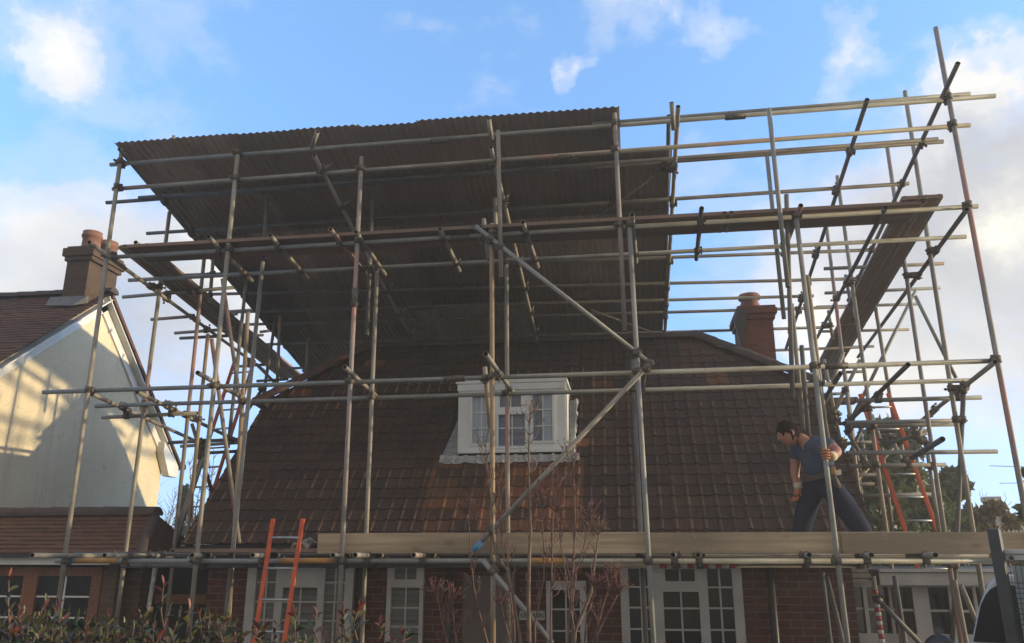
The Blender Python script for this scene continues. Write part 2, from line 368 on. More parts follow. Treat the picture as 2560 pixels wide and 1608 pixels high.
M['orange'] = simple('orange_fibreglass', (0.72, 0.115, 0.035), (0.52, 0.085, 0.03), 7, 0.5)
M['red_paint'] = simple('faded_red_paint', (0.50, 0.09, 0.05), (0.36, 0.07, 0.045), 7, 0.55)
M['alu'] = simple('aluminium_rung', (0.42, 0.42, 0.41), (0.30, 0.30, 0.29), 14, 0.45, 0.7)

def tile_mat(name, base, dark, moss, tw, th, var=0.5, mossy=0.35):
    m, nt, b = new_mat(name, 0.97, 0, 0.04)
    uv = N(nt, 'ShaderNodeUVMap').outputs[0]
    sp = N(nt, 'ShaderNodeSeparateXYZ'); lk(nt, uv, sp.inputs[0])
    fu = mth(nt, 'FLOOR', mth(nt, 'DIVIDE', sp.outputs[0], tw)); fv = mth(nt, 'FLOOR', mth(nt, 'DIVIDE', sp.outputs[1], th))
    wn = N(nt, 'ShaderNodeTexWhiteNoise', noise_dimensions='2D'); lk(nt, comb(nt, fu, fv, 0.0), wn.inputs['Vector'])
    v = coords(nt); n1 = noise(nt, v, 1.3, 5, 0.65); n2 = noise(nt, v, 22, 5, 0.7); n3 = noise(nt, v, 70, 3)
    c = mix(nt, mth(nt, 'MULTIPLY', wn.outputs['Value'], var), base, dark)
    c = mix(nt, ramp(nt, n1, [(0.42, 0), (0.68, mossy)]), c, moss)
    c = mix(nt, ramp(nt, n2, [(0.50, 0), (0.68, 0.55)]), c, tuple(x * 0.5 for x in dark))
    c = mix(nt, ramp(nt, n3, [(0.66, 0), (0.72, 0.5)]), c, (0.22, 0.19, 0.14))
    lk(nt, c, b.inputs['Base Color']); bump(nt, b, n2, 0.25, 0.006)
    return m
M['tile'] = tile_mat('weathered_roof_tile', (0.108, 0.066, 0.053), (0.066, 0.047, 0.041), (0.064, 0.060, 0.047), 0.30, 0.2, 0.9)
M['tile_new'] = tile_mat('orange_replacement_tile', (0.235, 0.108, 0.060), (0.125, 0.072, 0.048), (0.12, 0.086, 0.06), 0.30, 0.2, 1.0, 0.3)
M['tile_plain'] = tile_mat('brown_plain_tile', (0.165, 0.088, 0.060), (0.12, 0.066, 0.048), (0.10, 0.07, 0.05), 0.165, 0.1, 0.8, 0.3)
M['ridge_tile'] = simple('ridge_tile_clay', (0.095, 0.06, 0.05), (0.06, 0.045, 0.04), 8, 0.9, 0, 0.3)
M['ridge_red'] = simple('reddish_hip_tile', (0.15, 0.07, 0.052), (0.09, 0.055, 0.045), 8, 0.9, 0, 0.3)

def sheet_mat():
    m, nt, b = new_mat('rusted_corrugated_sheet', 0.8, 0.1); v = coords(nt); rn = rand(nt)
    vv = vadd(nt, v, comb(nt, mth(nt, 'MULTIPLY', rn, 41.0), mth(nt, 'MULTIPLY', rn, 23.0), 0.0))
    n1 = noise(nt, vscale(nt, vv, (1.6, 0.7, 1)), 1.3, 5, 0.62); n2 = noise(nt, vscale(nt, vv, (8, 1.0, 1)), 2.0, 5, 0.65)
    c = mix(nt, ramp(nt, rn, [(0.0, 0), (1.0, 1)]), (0.40, 0.315, 0.26), (0.085, 0.070, 0.063))
    c = mix(nt, ramp(nt, n1, [(0.38, 0), (0.66, 0.85)]), c, (0.25, 0.18, 0.145))
    c = mix(nt, ramp(nt, n2, [(0.52, 0), (0.74, 0.7)]), c, (0.16, 0.105, 0.08))
    lk(nt, c, b.inputs['Base Color']); lk(nt, ramp(nt, n1, [(0.3, 0.7), (0.7, 0.9)]), b.inputs['Roughness'])
    return m
M['sheet'] = sheet_mat()

def leaf_mat(name, cols, rough=0.5, trans=0.25):
    m, nt, b = new_mat(name, rough, 0, 0.4)
    at = N(nt, 'ShaderNodeAttribute', attribute_name='tone'); at.attribute_type = 'GEOMETRY'
    st = [(i / max(1, len(cols) - 1), c) for i, c in enumerate(cols)]
    c = ramp(nt, at.outputs['Fac'], st); lk(nt, c, b.inputs['Base Color'])
    out = nt.nodes['Material Output']; tr = N(nt, 'ShaderNodeBsdfTranslucent'); lk(nt, c, tr.inputs['Color'])
    mx = N(nt, 'ShaderNodeMixShader'); mx.inputs[0].default_value = trans
    lk(nt, b.outputs[0], mx.inputs[1]); lk(nt, tr.outputs[0], mx.inputs[2]); lk(nt, mx.outputs[0], out.inputs['Surface'])
    return m
M['leaf_hedge'] = leaf_mat('photinia_leaf', [(0.035, 0.046, 0.020), (0.060, 0.068, 0.026), (0.10, 0.092, 0.032), (0.10, 0.055, 0.030), (0.19, 0.045, 0.030)], 0.42, 0.2)
M['leaf_ever'] = leaf_mat('evergreen_leaf', [(0.075, 0.095, 0.034), (0.12, 0.145, 0.05), (0.20, 0.195, 0.07)], 0.5)
M['leaf_fir'] = leaf_mat('fir_needles', [(0.030, 0.045, 0.025), (0.045, 0.06, 0.032), (0.07, 0.08, 0.05)], 0.7)
M['leaf_brown'] = leaf_mat('russet_shrub_leaf', [(0.12, 0.115, 0.045), (0.19, 0.145, 0.06), (0.24, 0.14, 0.065)], 0.6)
M['bud_red'] = leaf_mat('red_bud', [(0.16, 0.05, 0.04), (0.23, 0.065, 0.052), (0.15, 0.08, 0.06)], 0.6)
M['bark'] = simple('bark', (0.13, 0.10, 0.075), (0.075, 0.058, 0.045), 14, 0.95, 0, 0.4)
M['twig'] = simple('pale_brown_twig', (0.20, 0.14, 0.095), (0.12, 0.085, 0.06), 18, 0.85)
M['twig_red'] = simple('reddish_twig', (0.17, 0.09, 0.068), (0.11, 0.062, 0.05), 18, 0.8)

# ------------------------------------------------------------------ ground
def ground():
    m, nt, b = new_mat('gravel_and_earth', 0.95, 0, 0.1); v = coords(nt)
    c = mix(nt, ramp(nt, noise(nt, v, 0.6, 5), [(0.4, 0), (0.6, 1)]), (0.16, 0.14, 0.11), (0.11, 0.12, 0.07))
    c = mix(nt, ramp(nt, noise(nt, v, 40, 4), [(0.4, 0), (0.6, 0.6)]), c, (0.22, 0.20, 0.17)); lk(nt, c, b.inputs['Base Color'])
    bump(nt, b, noise(nt, v, 40, 4), 0.5, 0.02)
    mb = MB(); mb.quad((-900, -300, 0), (900, -300, 0), (900, 1500, 0), (-900, 1500, 0))
    tag(mb.build('ground', m), kind='structure')
    m2 = simple('worn_asphalt', (0.055, 0.053, 0.05), (0.04, 0.039, 0.037), 30, 0.95, 0, 0.3)
    mb = MB(); mb.quad((-60, -6, 0.004), (60, -6, 0.004), (60, 2.2, 0.004), (-60, 2.2, 0.004))
    tag(mb.build('road', m2), kind='structure')
    m3 = simple('paving_slabs', (0.20, 0.19, 0.17), (0.15, 0.14, 0.125), 8, 0.95, 0, 0.2)
    mb = MB(); mb.box((-60, 2.2, 0), (60, 2.9, 0.12))
    tag(mb.build('pavement', m3), kind='structure')
ground()

# ------------------------------------------------------------------ tiled slopes
def tiled_slope(name, mats, org, du, dv, u_rng, L, pitch_u, gauge, mat_fn, parent, lim=None, roll=0.018, lap=0.016, seg=8, prof='roll', seed=1):
    """tiles on a slope: org + u*du + s*dv ; rolls every pitch_u, courses every gauge"""
    rr = random.Random(seed)
    du, dv = Vector(du), Vector(dv); n = du.cross(dv).normalized(); org = Vector(org)
    vs, fs, mi, uvs = [], [], [], []
    rows = int(math.ceil(L / gauge)); cols = int(math.ceil((u_rng[1] - u_rng[0]) / pitch_u))
    for k in range(rows):
        s0, s1 = k * gauge, min((k + 1) * gauge + 0.03, L + 0.02)
        sm = min((k + .5) * gauge, L)
        a, c = lim(sm) if lim else u_rng
        base = len(vs); us = []
        for j in range(cols):
            jit = rr.uniform(-.004, .004); h0 = rr.uniform(-.003, .004)
            for q in range(seg):
                t = q / seg; u = u_rng[0] + (j + t) * pitch_u
                if prof == 'roll':
                    h = roll * max(0.0, math.sin(math.pi * min(1, t / 0.38))) if t < 0.38 else 0.004 * math.sin(math.pi * (t - .38) / .62) * -1
                else:
                    h = 0.0035 if t < 0.93 else -0.004
                us.append((min(max(u, a), c), h + h0, jit))
        us.append((min(max(u_rng[1], a), c), 0, 0))
        m = len(us)
        for ln, (s, e) in enumerate(((s0, 0.0), (s0, lap), (s1, 0.002))):
            for (u, h, jit) in us:
                hh = 0.0 if ln == 0 else h
                vs.append(org + du * u + dv * (s + (jit if ln < 2 else 0)) + n * (hh + e))
        for ln in range(2):
            for i in range(m - 1):
                if us[i + 1][0] - us[i][0] < 1e-5: continue
                fs.append((base + ln * m + i, base + ln * m + i + 1, base + (ln + 1) * m + i + 1, base + (ln + 1) * m + i))
                j = i // seg
                mi.append(mat_fn(j, k, (us[i][0] + us[i + 1][0]) / 2, sm))
                uvs.append((u_rng[0] * 0 + (j // (2 if prof == 'roll' else 1) + .5), k + .5))
    me = bpy.data.meshes.new(name); me.from_pydata([tuple(v) for v in vs], [], fs)
    for m_ in mats: me.materials.append(m_)
    me.polygons.foreach_set('material_index', mi)
    uvl = me.uv_layers.new(name='UVMap'); tw, th = (0.30, 0.2) if prof == 'roll' else (0.165, 0.1)
    flat = []
    for p, (a, c) in zip(me.polygons, uvs):
        for _ in range(p.loop_total): flat += [a * tw, c * th]
    uvl.data.foreach_set('uv', flat); me.update()
    o = bpy.data.objects.new(name, me); COL.objects.link(o)
    if parent is not None: adopt(o, parent)
    return o

def half_round(mb, pts, r=0.115, n=8, step=0.33, mi=0, lift=0.0):
    """run of half-round ridge tiles along a polyline of two points"""
    a, b = Vector(pts[0]), Vector(pts[1]); L = (b - a).length; t = (b - a) / L
    side = t.cross(Vector((0, 0, 1))).normalized(); up = side.cross(t)
    k = max(1, round(L / step))
    for i in range(k):
        p0 = a + t * (L * i / k); p1 = a + t * (L * (i + 1) / k + 0.02)
        r0, r1 = r * 1.06, r * 0.97
        vs = []
        for p, rr in ((p0, r0), (p1, r1)):
            for q in range(n + 1):
                an = math.pi * q / n; vs.append(p + side * math.cos(an) * rr + up * (math.sin(an) * rr * 0.85 + lift))
        fs = [(q, q + 1, n + 1 + q + 1, n + 1 + q) for q in range(n)] + [tuple(range(n + 1))[::-1], tuple(range(n + 1, 2 * n + 2))]
        mb.add(vs, fs, mi, False)

def window(parent, name, Y, x0, x1, z0, z1, lights, frame_mat, glass_mat_, fw=0.06, depth=0.07, bar_mat=None, extra=None, recess=0.0):
    """framed window in a wall facing -Y.  lights: (xa, xb, za, zb, nx, [bar heights], casement?)"""
    f = MB(); Yf = Y - 0.012
    # frame = solid bars between the lights: build from strips
    xs = sorted({x0, x1} | {l[0] for l in lights} | {l[1] for l in lights})
    zs = sorted({z0, z1} | {l[2] for l in lights} | {l[3] for l in lights})
    for i in range(len(xs) - 1):
        run = None
        for j in range(len(zs) - 1):
            cx, cz = (xs[i] + xs[i + 1]) / 2, (zs[j] + zs[j + 1]) / 2
            hole = any(l[0] < cx < l[1] and l[2] < cz < l[3] for l in lights)
            if hole:
                if run: f.box((xs[i], Yf, run[0]), (xs[i + 1], Yf + depth, run[1])); run = None
            else: run = (run[0] if run else zs[j], zs[j + 1])
        if run: f.box((xs[i], Yf, run[0]), (xs[i + 1], Yf + depth, run[1]))
    fo = f.build(name, frame_mat, parent)
    return fo
def glazing(fo, Y, lights, gmat, bmat, bars_w=0.018, parent=None):
    for l in lights:
        g = MB(); b = MB()
        xa, xb, za, zb, nx, hs = l[:6]
        g.box((xa - .004, Y + 0.030, za - .004), (xb + .004, Y + 0.036, zb + .004))
        for k in range(1, nx):
            x = xa + (xb - xa) * k / nx; b.box((x - bars_w / 2, Y + 0.016, za), (x + bars_w / 2, Y + 0.0285, zb))
        for h in hs: b.box((xa, Y + 0.014, h - bars_w / 2), (xb, Y + 0.027, h + bars_w / 2))
        g.build('pane', gmat, parent or fo)
        if b.v: b.build('glazing_bar', bmat, parent or fo)

# ------------------------------------------------------------------ the house under the scaffold
HX0, HX1 = -4.95, 2.44            # verge to verge
RZ = 5.14; RY = EY + (RZ - EZ) / math.tan(R(ROOF_A)); SL = (RZ - EZ) / math.sin(R(ROOF_A))
WY = 9.1                           # front wall
house = thing('house', (-1.2, 9.1, 0), 'brick house with steep dark tiled roof and white dormer under the scaffold', 'house')
HHS = (4.21 - EZ) / math.sin(R(ROOF_A))       # where the half hips start, along the slope
def hlim(s):
    if s <= HHS: return HX0, HX1
    t = (s - HHS) / (SL - HHS); return HX0 + 1.15 * t, HX1 - 1.42 * t
def build_house():
    mb = MB()                       # walls
    x0, x1 = HX0 + 0.2, HX1 - 0.22; yb = 2 * RY - WY
    # front wall with openings left behind the frames
    mb.box((x0, WY, 0), (x1, WY + 0.25, 2.5)); mb.box((x0, yb - .25, 0), (x1, yb, 2.5))
    ta = math.tan(R(ROOF_A))
    for xa, xb in ((x0 - .002, x0 + .25), (x1 - .25, x1 + .002)):
        zt = 4.08
        poly = [(xa, WY + .003, 0), (xa, yb - .003, 0), (xa, yb - .003, EZ + (WY - EY) * ta - .05), (xa, 2 * RY - EY - (zt - EZ) / ta, zt), (xa, EY + (zt - EZ) / ta, zt), (xa, WY + .003, EZ + (WY - EY) * ta - .05)]
        mb.prism(poly, (xb - xa, 0, 0))
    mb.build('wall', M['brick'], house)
    # roof: front slope tiled, rest plain planes
    ca, sa = math.cos(R(ROOF_A)), math.sin(R(ROOF_A))
    rs = random.Random(5)
    def mf(j, k, u, s):
        ul = -2.30 + 0.0 * s; ur = -0.50
        if s < 1.36 and ul < u < ur:
            return 1 if rs_tile(j // 2, k) < 0.72 else 0
        return 1 if rs_tile(j // 2 + 50, k) < 0.012 else 0
    def rs_tile(a, b): return random.Random(a * 991 + b * 77 + 3).random()
    roof = tiled_slope('roof', [M['tile'], M['tile_new']], (0, EY, EZ), (1, 0, 0), (0, ca, sa), (HX0, HX1), SL, 0.15, 0.172, mf, house, hlim)
    mb = MB()
    by = 2 * RY - EY; hy = EY + (4.21 - EZ) / ta
    L0, L1, Rr0, Rr1 = (HX0, hy, 4.21), (HX0, 2 * RY - hy, 4.21), (HX1, hy, 4.21), (HX1, 2 * RY - hy, 4.21)
    A, B = (HX0 + 1.15, RY, RZ), (HX1 - 1.42, RY, RZ)
    mb.add([(HX0, by, EZ), (HX1, by, EZ), Rr1, B, A, L1], [(0, 5, 4, 3, 2, 1)])
    mb.add([L0, L1, A], [(0, 2, 1)]); mb.add([Rr0, Rr1, B], [(0, 1, 2)])
    # underside of the eaves and verge boards
    mb.build('rear_roof', M['tile'], roof)
    rt = MB(); half_round(rt, [(HX0 + 1.15, RY, RZ - .02), (HX1 - 1.42, RY, RZ - .02)]); half_round(rt, [(HX1 + .02, hy - .02, 4.21), B]); rt.build('ridge_tile', M['ridge_tile'], roof)
    rt = MB(); half_round(rt, [(HX0 - .10, hy - .09, 4.14), A], 0.12); rt.build('hip_tile', M['ridge_red'], roof)
    # verge undercloak
    for x in (HX0 + .004, HX1 - .05):
        v = MB(); v.bar((x + .022, EY + .02, EZ - .05), (x + .022, hy, 4.21 - .055), .045, .09, up=(0, -sa, ca))
        v.build('verge_board', M['mortar'], roof)
    g = MB()                        # gutter, half round with fascia
    n = 8; vs = []
    for x in (HX0 + .02, HX1 - .02):
        for q in range(n + 1):
            an = math.pi + math.pi * q / n; vs.append((x, EY - .03 + .062 * math.cos(an), EZ - .02 + .062 * math.sin(an)))
    g.add(vs, [(q, n + 1 + q, n + 2 + q, q + 1) for q in range(n)]); g.box((HX0 + .1, EY + .035, EZ - .17), (HX1 - .1, EY + .06, EZ - .0))
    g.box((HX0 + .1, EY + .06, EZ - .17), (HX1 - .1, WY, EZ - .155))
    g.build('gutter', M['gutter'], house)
    # barge return stub at the left half hip
    mb = MB(); mb.prism([PX(636, 1013, HX0 - .02), PX(656, 1026, HX0 - .02), PX(664, 1012, HX0 - .02), PX(648, 1005, HX0 - .02)], (0.12, 0.0, 0)); mb.build('gutter_end', M['gutter'], house)
    # down pipes
    for px in (906, 1123, 1925):
        d = MB(); p = PY(px, 1420, WY - .06); d.cyl((p.x, WY - .06, 0.1), (p.x, WY - .06, 2.06), .034); d.cyl((p.x, WY - .06, 1.2), (p.x, WY - .06, 1.25), .042); d.cyl((p.x, WY - .06, 2.05), (p.x, EY + .0, EZ - .1), .034)
        d.build('drainpipe', M['gutter'], house)
    X = lambda px, py=1500: PY(px, py, WY).x
    Z = lambda py, px=1500: PY(px, py, WY).z
    def wide(xs, zmid_top, zmid_bot, zcas, bars_side, bars_mid, mat, gm, top):
        # xs: outer l, light l0,l1, mid m0,m1, right r0,r1, outer r
        zb = 0.75
        L = [(xs[1], xs[2], zb, top - .07, 2, bars_side), (xs[3], xs[4], zmid_bot, zmid_top, 2, []), (xs[3] - .03, xs[4] + .03, zb + .08, zcas, 2, bars_mid), (xs[5], xs[6], zb, top - .07, 2, bars_side)]
        fo = window(house, 'window', WY - .055, xs[0], xs[7], zb - .09, top, L, mat, None)
        glazing(fo, WY - .055, L, gm, mat)
        s = MB(); s.box((xs[0] - .05, WY - .1, zb - .15), (xs[7] + .05, WY + .01, zb - .092)); s.build('sill', mat, fo)
        return fo
    a = [X(p) for p in (620, 642, 692, 717, 791, 814, 865, 886)]
    w1 = wide(a, Z(1430), Z(1408), Z(1472), [Z(1510), Z(1559), Z(1459)], [Z(1510), Z(1559)], M['shaded_white'], M['blind'], 2.07)
    a = [X(p) for p in (1552, 1573, 1633, 1658, 1747, 1770, 1832, 1856)]
    a[3] += .03; a[4] -= .03
    w2 = wide(a, Z(1423, 1700), Z(1453, 1700), Z(1479, 1700), [Z(1518), Z(1571), Z(1467)], [Z(1519), Z(1572)], M['shaded_white'], M['glass'], 2.07)
    # narrow window
    L = [(X(988), X(1043), Z(1450), Z(1421), 2, []), (X(981), X(1052), 0.75, Z(1471), 2, [Z(1523), Z(1572)])]
    fo = window(house, 'window', WY - .055, X(970), X(1061), .66, Z(1408), L, M['shaded_white'], None); glazing(fo, WY - .055, L, M['blind'], M['shaded_white'])
    L = [(X(1381), X(1450), .75, Z(1475), 2, [Z(1524), Z(1578)])]
    fo = window(house, 'window', WY - .055, X(1367), X(1466), .66, Z(1453), L, M['shaded_white'], None); glazing(fo, WY - .055, L, M['glass'], M['shaded_white'])
    # front door in its shallow porch frame
    d = MB(); d.box((X(1160), WY - .0555, 0.02), (X(1290), WY - .002, Z(1440))); do = d.build('door', simple('brown_grey_door', (0.13, 0.095, 0.085), (0.09, 0.07, 0.062), 3, 0.5), house)
    p = MB()
    for k in range(2):
        xa, xb = (X(1170), X(1220)) if k == 0 else (X(1230), X(1280))
        p.box((xa, WY - .045, .3), (xb, WY - .0554, 0.9)); p.box((xa, WY - .045, 1.0), (xb, WY - .0554, 1.85))
    p.build('door_panel', M['brown_wood'], do)
    h = MB(); h.cyl((X(1276), WY - .06, 1.0), (X(1276), WY - .06, 1.14), .012); h.build('handle', M['alu'], do)
    # dormer ------------------------------------------------------
    YF = 9.75
    x0, x1 = -2.035, -0.72; z0, z1 = 3.33, 4.17
    dm = MB(); zr = lambda y: EZ + (y - EY) * ta
    for xa, xb in ((x0, x0 + .05), (x1 - .05, x1)):           # cheeks
        dm.prism([(xa, YF + .05, zr(YF + .05) - .1), (xa, YF + .05, z1), (xa, YF + .95, z1), (xa, YF + .95, zr(YF + .95) - .12)], (xb - xa, 0, 0))
    dr = dm.build('dormer', M['lead'], house)
    t = MB(); t.box((x0 - .03, YF - .05, z1), (x1 + .03, YF + 1.05, z1 + .04)); t.box((x0 - .01, YF - .035, z1 - .085), (x1 + .01, YF - .014, z1 - .002)); t.build('dormer_roof', M['upvc'], dr)
    b = MB()                                                   # cream board on the sunny cheek
    b.prism([(x1 + .002, YF + .0, 3.36), (x1 + .002, YF + .0, z1 - .08), (x1 + .002, YF + .30, z1 - .08), (x1 + .002, YF + .12, 3.45)], (.02, 0, 0)); b.build('cheek_board', M['white_wood'], dr)
    px = lambda a_, y_=1050: PY(a_, y_, YF).x
    pz = lambda b_, x_=1280: PY(x_, b_, YF).z
    L = [(px(1181), px(1226), pz(1108), pz(990), 2, [pz(1029), pz(1069)]),
         (px(1249), px(1303), pz(1018), pz(988), 2, []),
         (px(1247), px(1313), pz(1116), pz(1037), 2, [pz(1070)]),
         (px(1333), px(1381), pz(1104), pz(988), 2, [pz(1025), pz(1066)])]
    fo = window(house, 'casement', YF, x0 + .0, x1 - .0, 3.34, z1 - .076, L, M['upvc'], None, depth=.06)
    WMp = WM[fo.name]; fo.parent = dr; fo.matrix_parent_inverse = wmat(dr).inverted()
    # sub-parts of the dormer (kept at one level)
    glazing(None, YF, L, M['glass_sky'], M['upvc'], .014, dr)
    for l in (L[0], L[2], L[3]):     # opening sash frames stand proud
        fr = MB(); xa, xb, za, zb = l[:4]; w = .028
        fr.box((xa - w, YF - .03, za - w), (xa, YF - .0135, zb + w)); fr.box((xb, YF - .03, za - w), (xb + w, YF - .0135, zb + w))
        fr.box((xa, YF - .03, za - w), (xb, YF - .0135, za)); fr.box((xa, YF - .03, zb), (xb, YF - .0135, zb + w))
        fr.build('sash', M['upvc'], dr)
    for xa, xb, l in ((L[0][0], L[0][1], L[0]), (L[3][0] + .11, L[3][1], L[3])):   # net curtains at the side lights
        c = MB(); c.box((xa, YF + .0288, l[2]), (xb, YF + .0299, l[3])); c.build('net_curtain', M['curtain'], dr)
    s = MB(); s.box((x0 + .02, YF - .07, 3.315), (x1 - .02, YF + .02, 3.345)); s.build('sill', M['upvc'], dr)
    # lead apron dressed over the rolls below the window, and side soakers
    ap = MB(); n = Vector((0, -sa, ca)); dv = Vector((0, ca, sa))
    s_top = (YF - .03 - EY) / ca; cols = 96; rows = []
    for si, dz in ((s_top + .02, .05), (s_top - .03, .034), (s_top - .1, .034)):
        row = []
        for i in range(cols + 1):
            u = -2.24 + (1.68) * i / cols; t_ = ((u - HX0) / .15) % 1.0
            h = .02 * max(0, math.sin(math.pi * min(1, t_ / .38))) if t_ < .38 else 0
            row.append(Vector((u, EY, EZ)) + dv * (si + (.012 * math.sin(u * 19) if dz < .05 else 0)) + n * (dz + h))
        rows.append(row)
    vs = [p for r_ in rows for p in r_]; k = cols + 1
    ap.add(vs, [(a_ * k + i, a_ * k + i + 1, (a_ + 1) * k + i + 1, (a_ + 1) * k + i) for a_ in range(2) for i in range(cols)])
    ap.build('lead_apron', M['lead_white'], dr)
    sk = MB(); P = lambda u, s_, h: Vector((u, EY, EZ)) + dv * s_ + n * h
    st = (z1 - EZ) / sa
    sk.prism([P(x0 - .20, s_top - .08, .036), P(x0 + .02, s_top - .08, .036), P(x0 + .02, st, .036), P(x0 - .03, st, .036)], n * .006)
    sk.build('side_flashing', M['lead'], dr)
    sk = MB(); ns = 14
    for i in range(ns):
        sa_, sb_ = s_top - .08 + (st - s_top - .1) * i / ns, s_top - .08 + (st - s_top - .1) * (i + 1) / ns
        w0 = .115 + .010 * math.sin(i * 2.1)
        sk.add([P(x1 - .02, sa_, .04), P(x1 + .06, sa_, .046), P(x1 + .10, sa_, .075), P(x1 + w0, sa_, .036), P(x1 - .02, sb_, .04), P(x1 + .06, sb_, .046), P(x1 + .10, sb_, .075), P(x1 + w0, sb_, .036)],
               [(0, 1, 5, 4), (1, 2, 6, 5), (2, 3, 7, 6)])
    sk.build('side_flashing', M['lead'], dr)
    # chimney ------------------------------------------------------
    cxa, cxb = 1.635, 2.06; cy0, cy1 = 11.2, 11.95
    c = MB(); c.box((cxa, cy0, 3.6), (cxb, cy1, 5.28)); c.box((cxa - .03, cy0 - .03, 5.2805), (cxb + .03, cy1 + .03, 5.352)); c.box((cxa - .06, cy0 - .06, 5.3525), (cxb + .06, cy1 + .06, 5.43)); c.box((cxa - .045, cy0 - .045, 5.4305), (cxb + .045, cy1 + .045, 5.47))
    for (xx, yy) in ((cxa + .14, cy0 - .068), (cxa + .28, cy0 - .068)): c.box((xx, yy, 5.36), (xx + .05, yy + .007, 5.42))
    ch = c.build('chimney', M['brick_chim'], house, bevel=0.006)
    p = MB(); p.lathe(((cxa + cxb) / 2 - .05, cy0 + .19, 5.47), [(.02, .0), (.135, .0), (.125, .06), (.118, .13), (.122, .15), (.15, .155), (.155, .20), (.14, .225), (.11, .225), (.10, .0)]); p.build('chimney_pot', M['clay_dark'], ch)
    p = MB(); p.lathe(((cxa + cxb) / 2 + .0, cy0 + .52, 5.47), [(.02, .0), (.13, .0), (.118, .12), (.14, .13), (.14, .18), (.105, .19), (.10, .0)]); p.build('chimney_pot', M['clay_dark'], ch)
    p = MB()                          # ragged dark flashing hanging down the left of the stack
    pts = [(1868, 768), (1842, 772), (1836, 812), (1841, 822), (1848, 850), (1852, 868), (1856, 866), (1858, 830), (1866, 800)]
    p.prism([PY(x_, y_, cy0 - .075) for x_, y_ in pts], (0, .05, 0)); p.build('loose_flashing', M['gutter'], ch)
build_house()

# house name plate on the wall beside the window
def name_plate():
    p = thing('house_sign', (PY(1330, 1540, WY).x, WY, PY(1330, 1540, WY).z), 'small white house name plate with black capitals screwed to brick wall', 'sign')
    a, b = PY(1297, 1551, WY - .055), PY(1361, 1529, WY - .055)
    m = MB(); m.box((a.x, WY - .022, a.z), (b.x, WY - .002, b.z)); m.build('plate', M['shaded_white'], p, bevel=.004)
    cu = bpy.data.curves.new('lettering', 'FONT'); cu.body = 'KEYFANN'; cu.size = (b.z - a.z) * .74; cu.align_x = 'CENTER'; cu.align_y = 'CENTER'; cu.extrude = .002; cu.offset = .0012
    t = bpy.data.objects.new('lettering_curve', cu); COL.objects.link(t)
    bpy.context.view_layer.update()
    me = bpy.data.meshes.new_from_object(t.evaluated_get(bpy.context.evaluated_depsgraph_get())); bpy.data.objects.remove(t)
    o = bpy.data.objects.new('lettering', me); COL.objects.link(o); me.materials.clear(); me.materials.append(M['black'])
    wdt = max(v.co.x for v in me.vertices) - min(v.co.x for v in me.vertices)
    o.location = ((a.x + b.x) / 2, WY - .0245, (a.z + b.z) / 2); o.rotation_euler = (R(90), 0, 0); o.scale = (min(1.15, .88 * (b.x - a.x) / wdt), 1, 1)
    adopt(o, p)
name_plate()

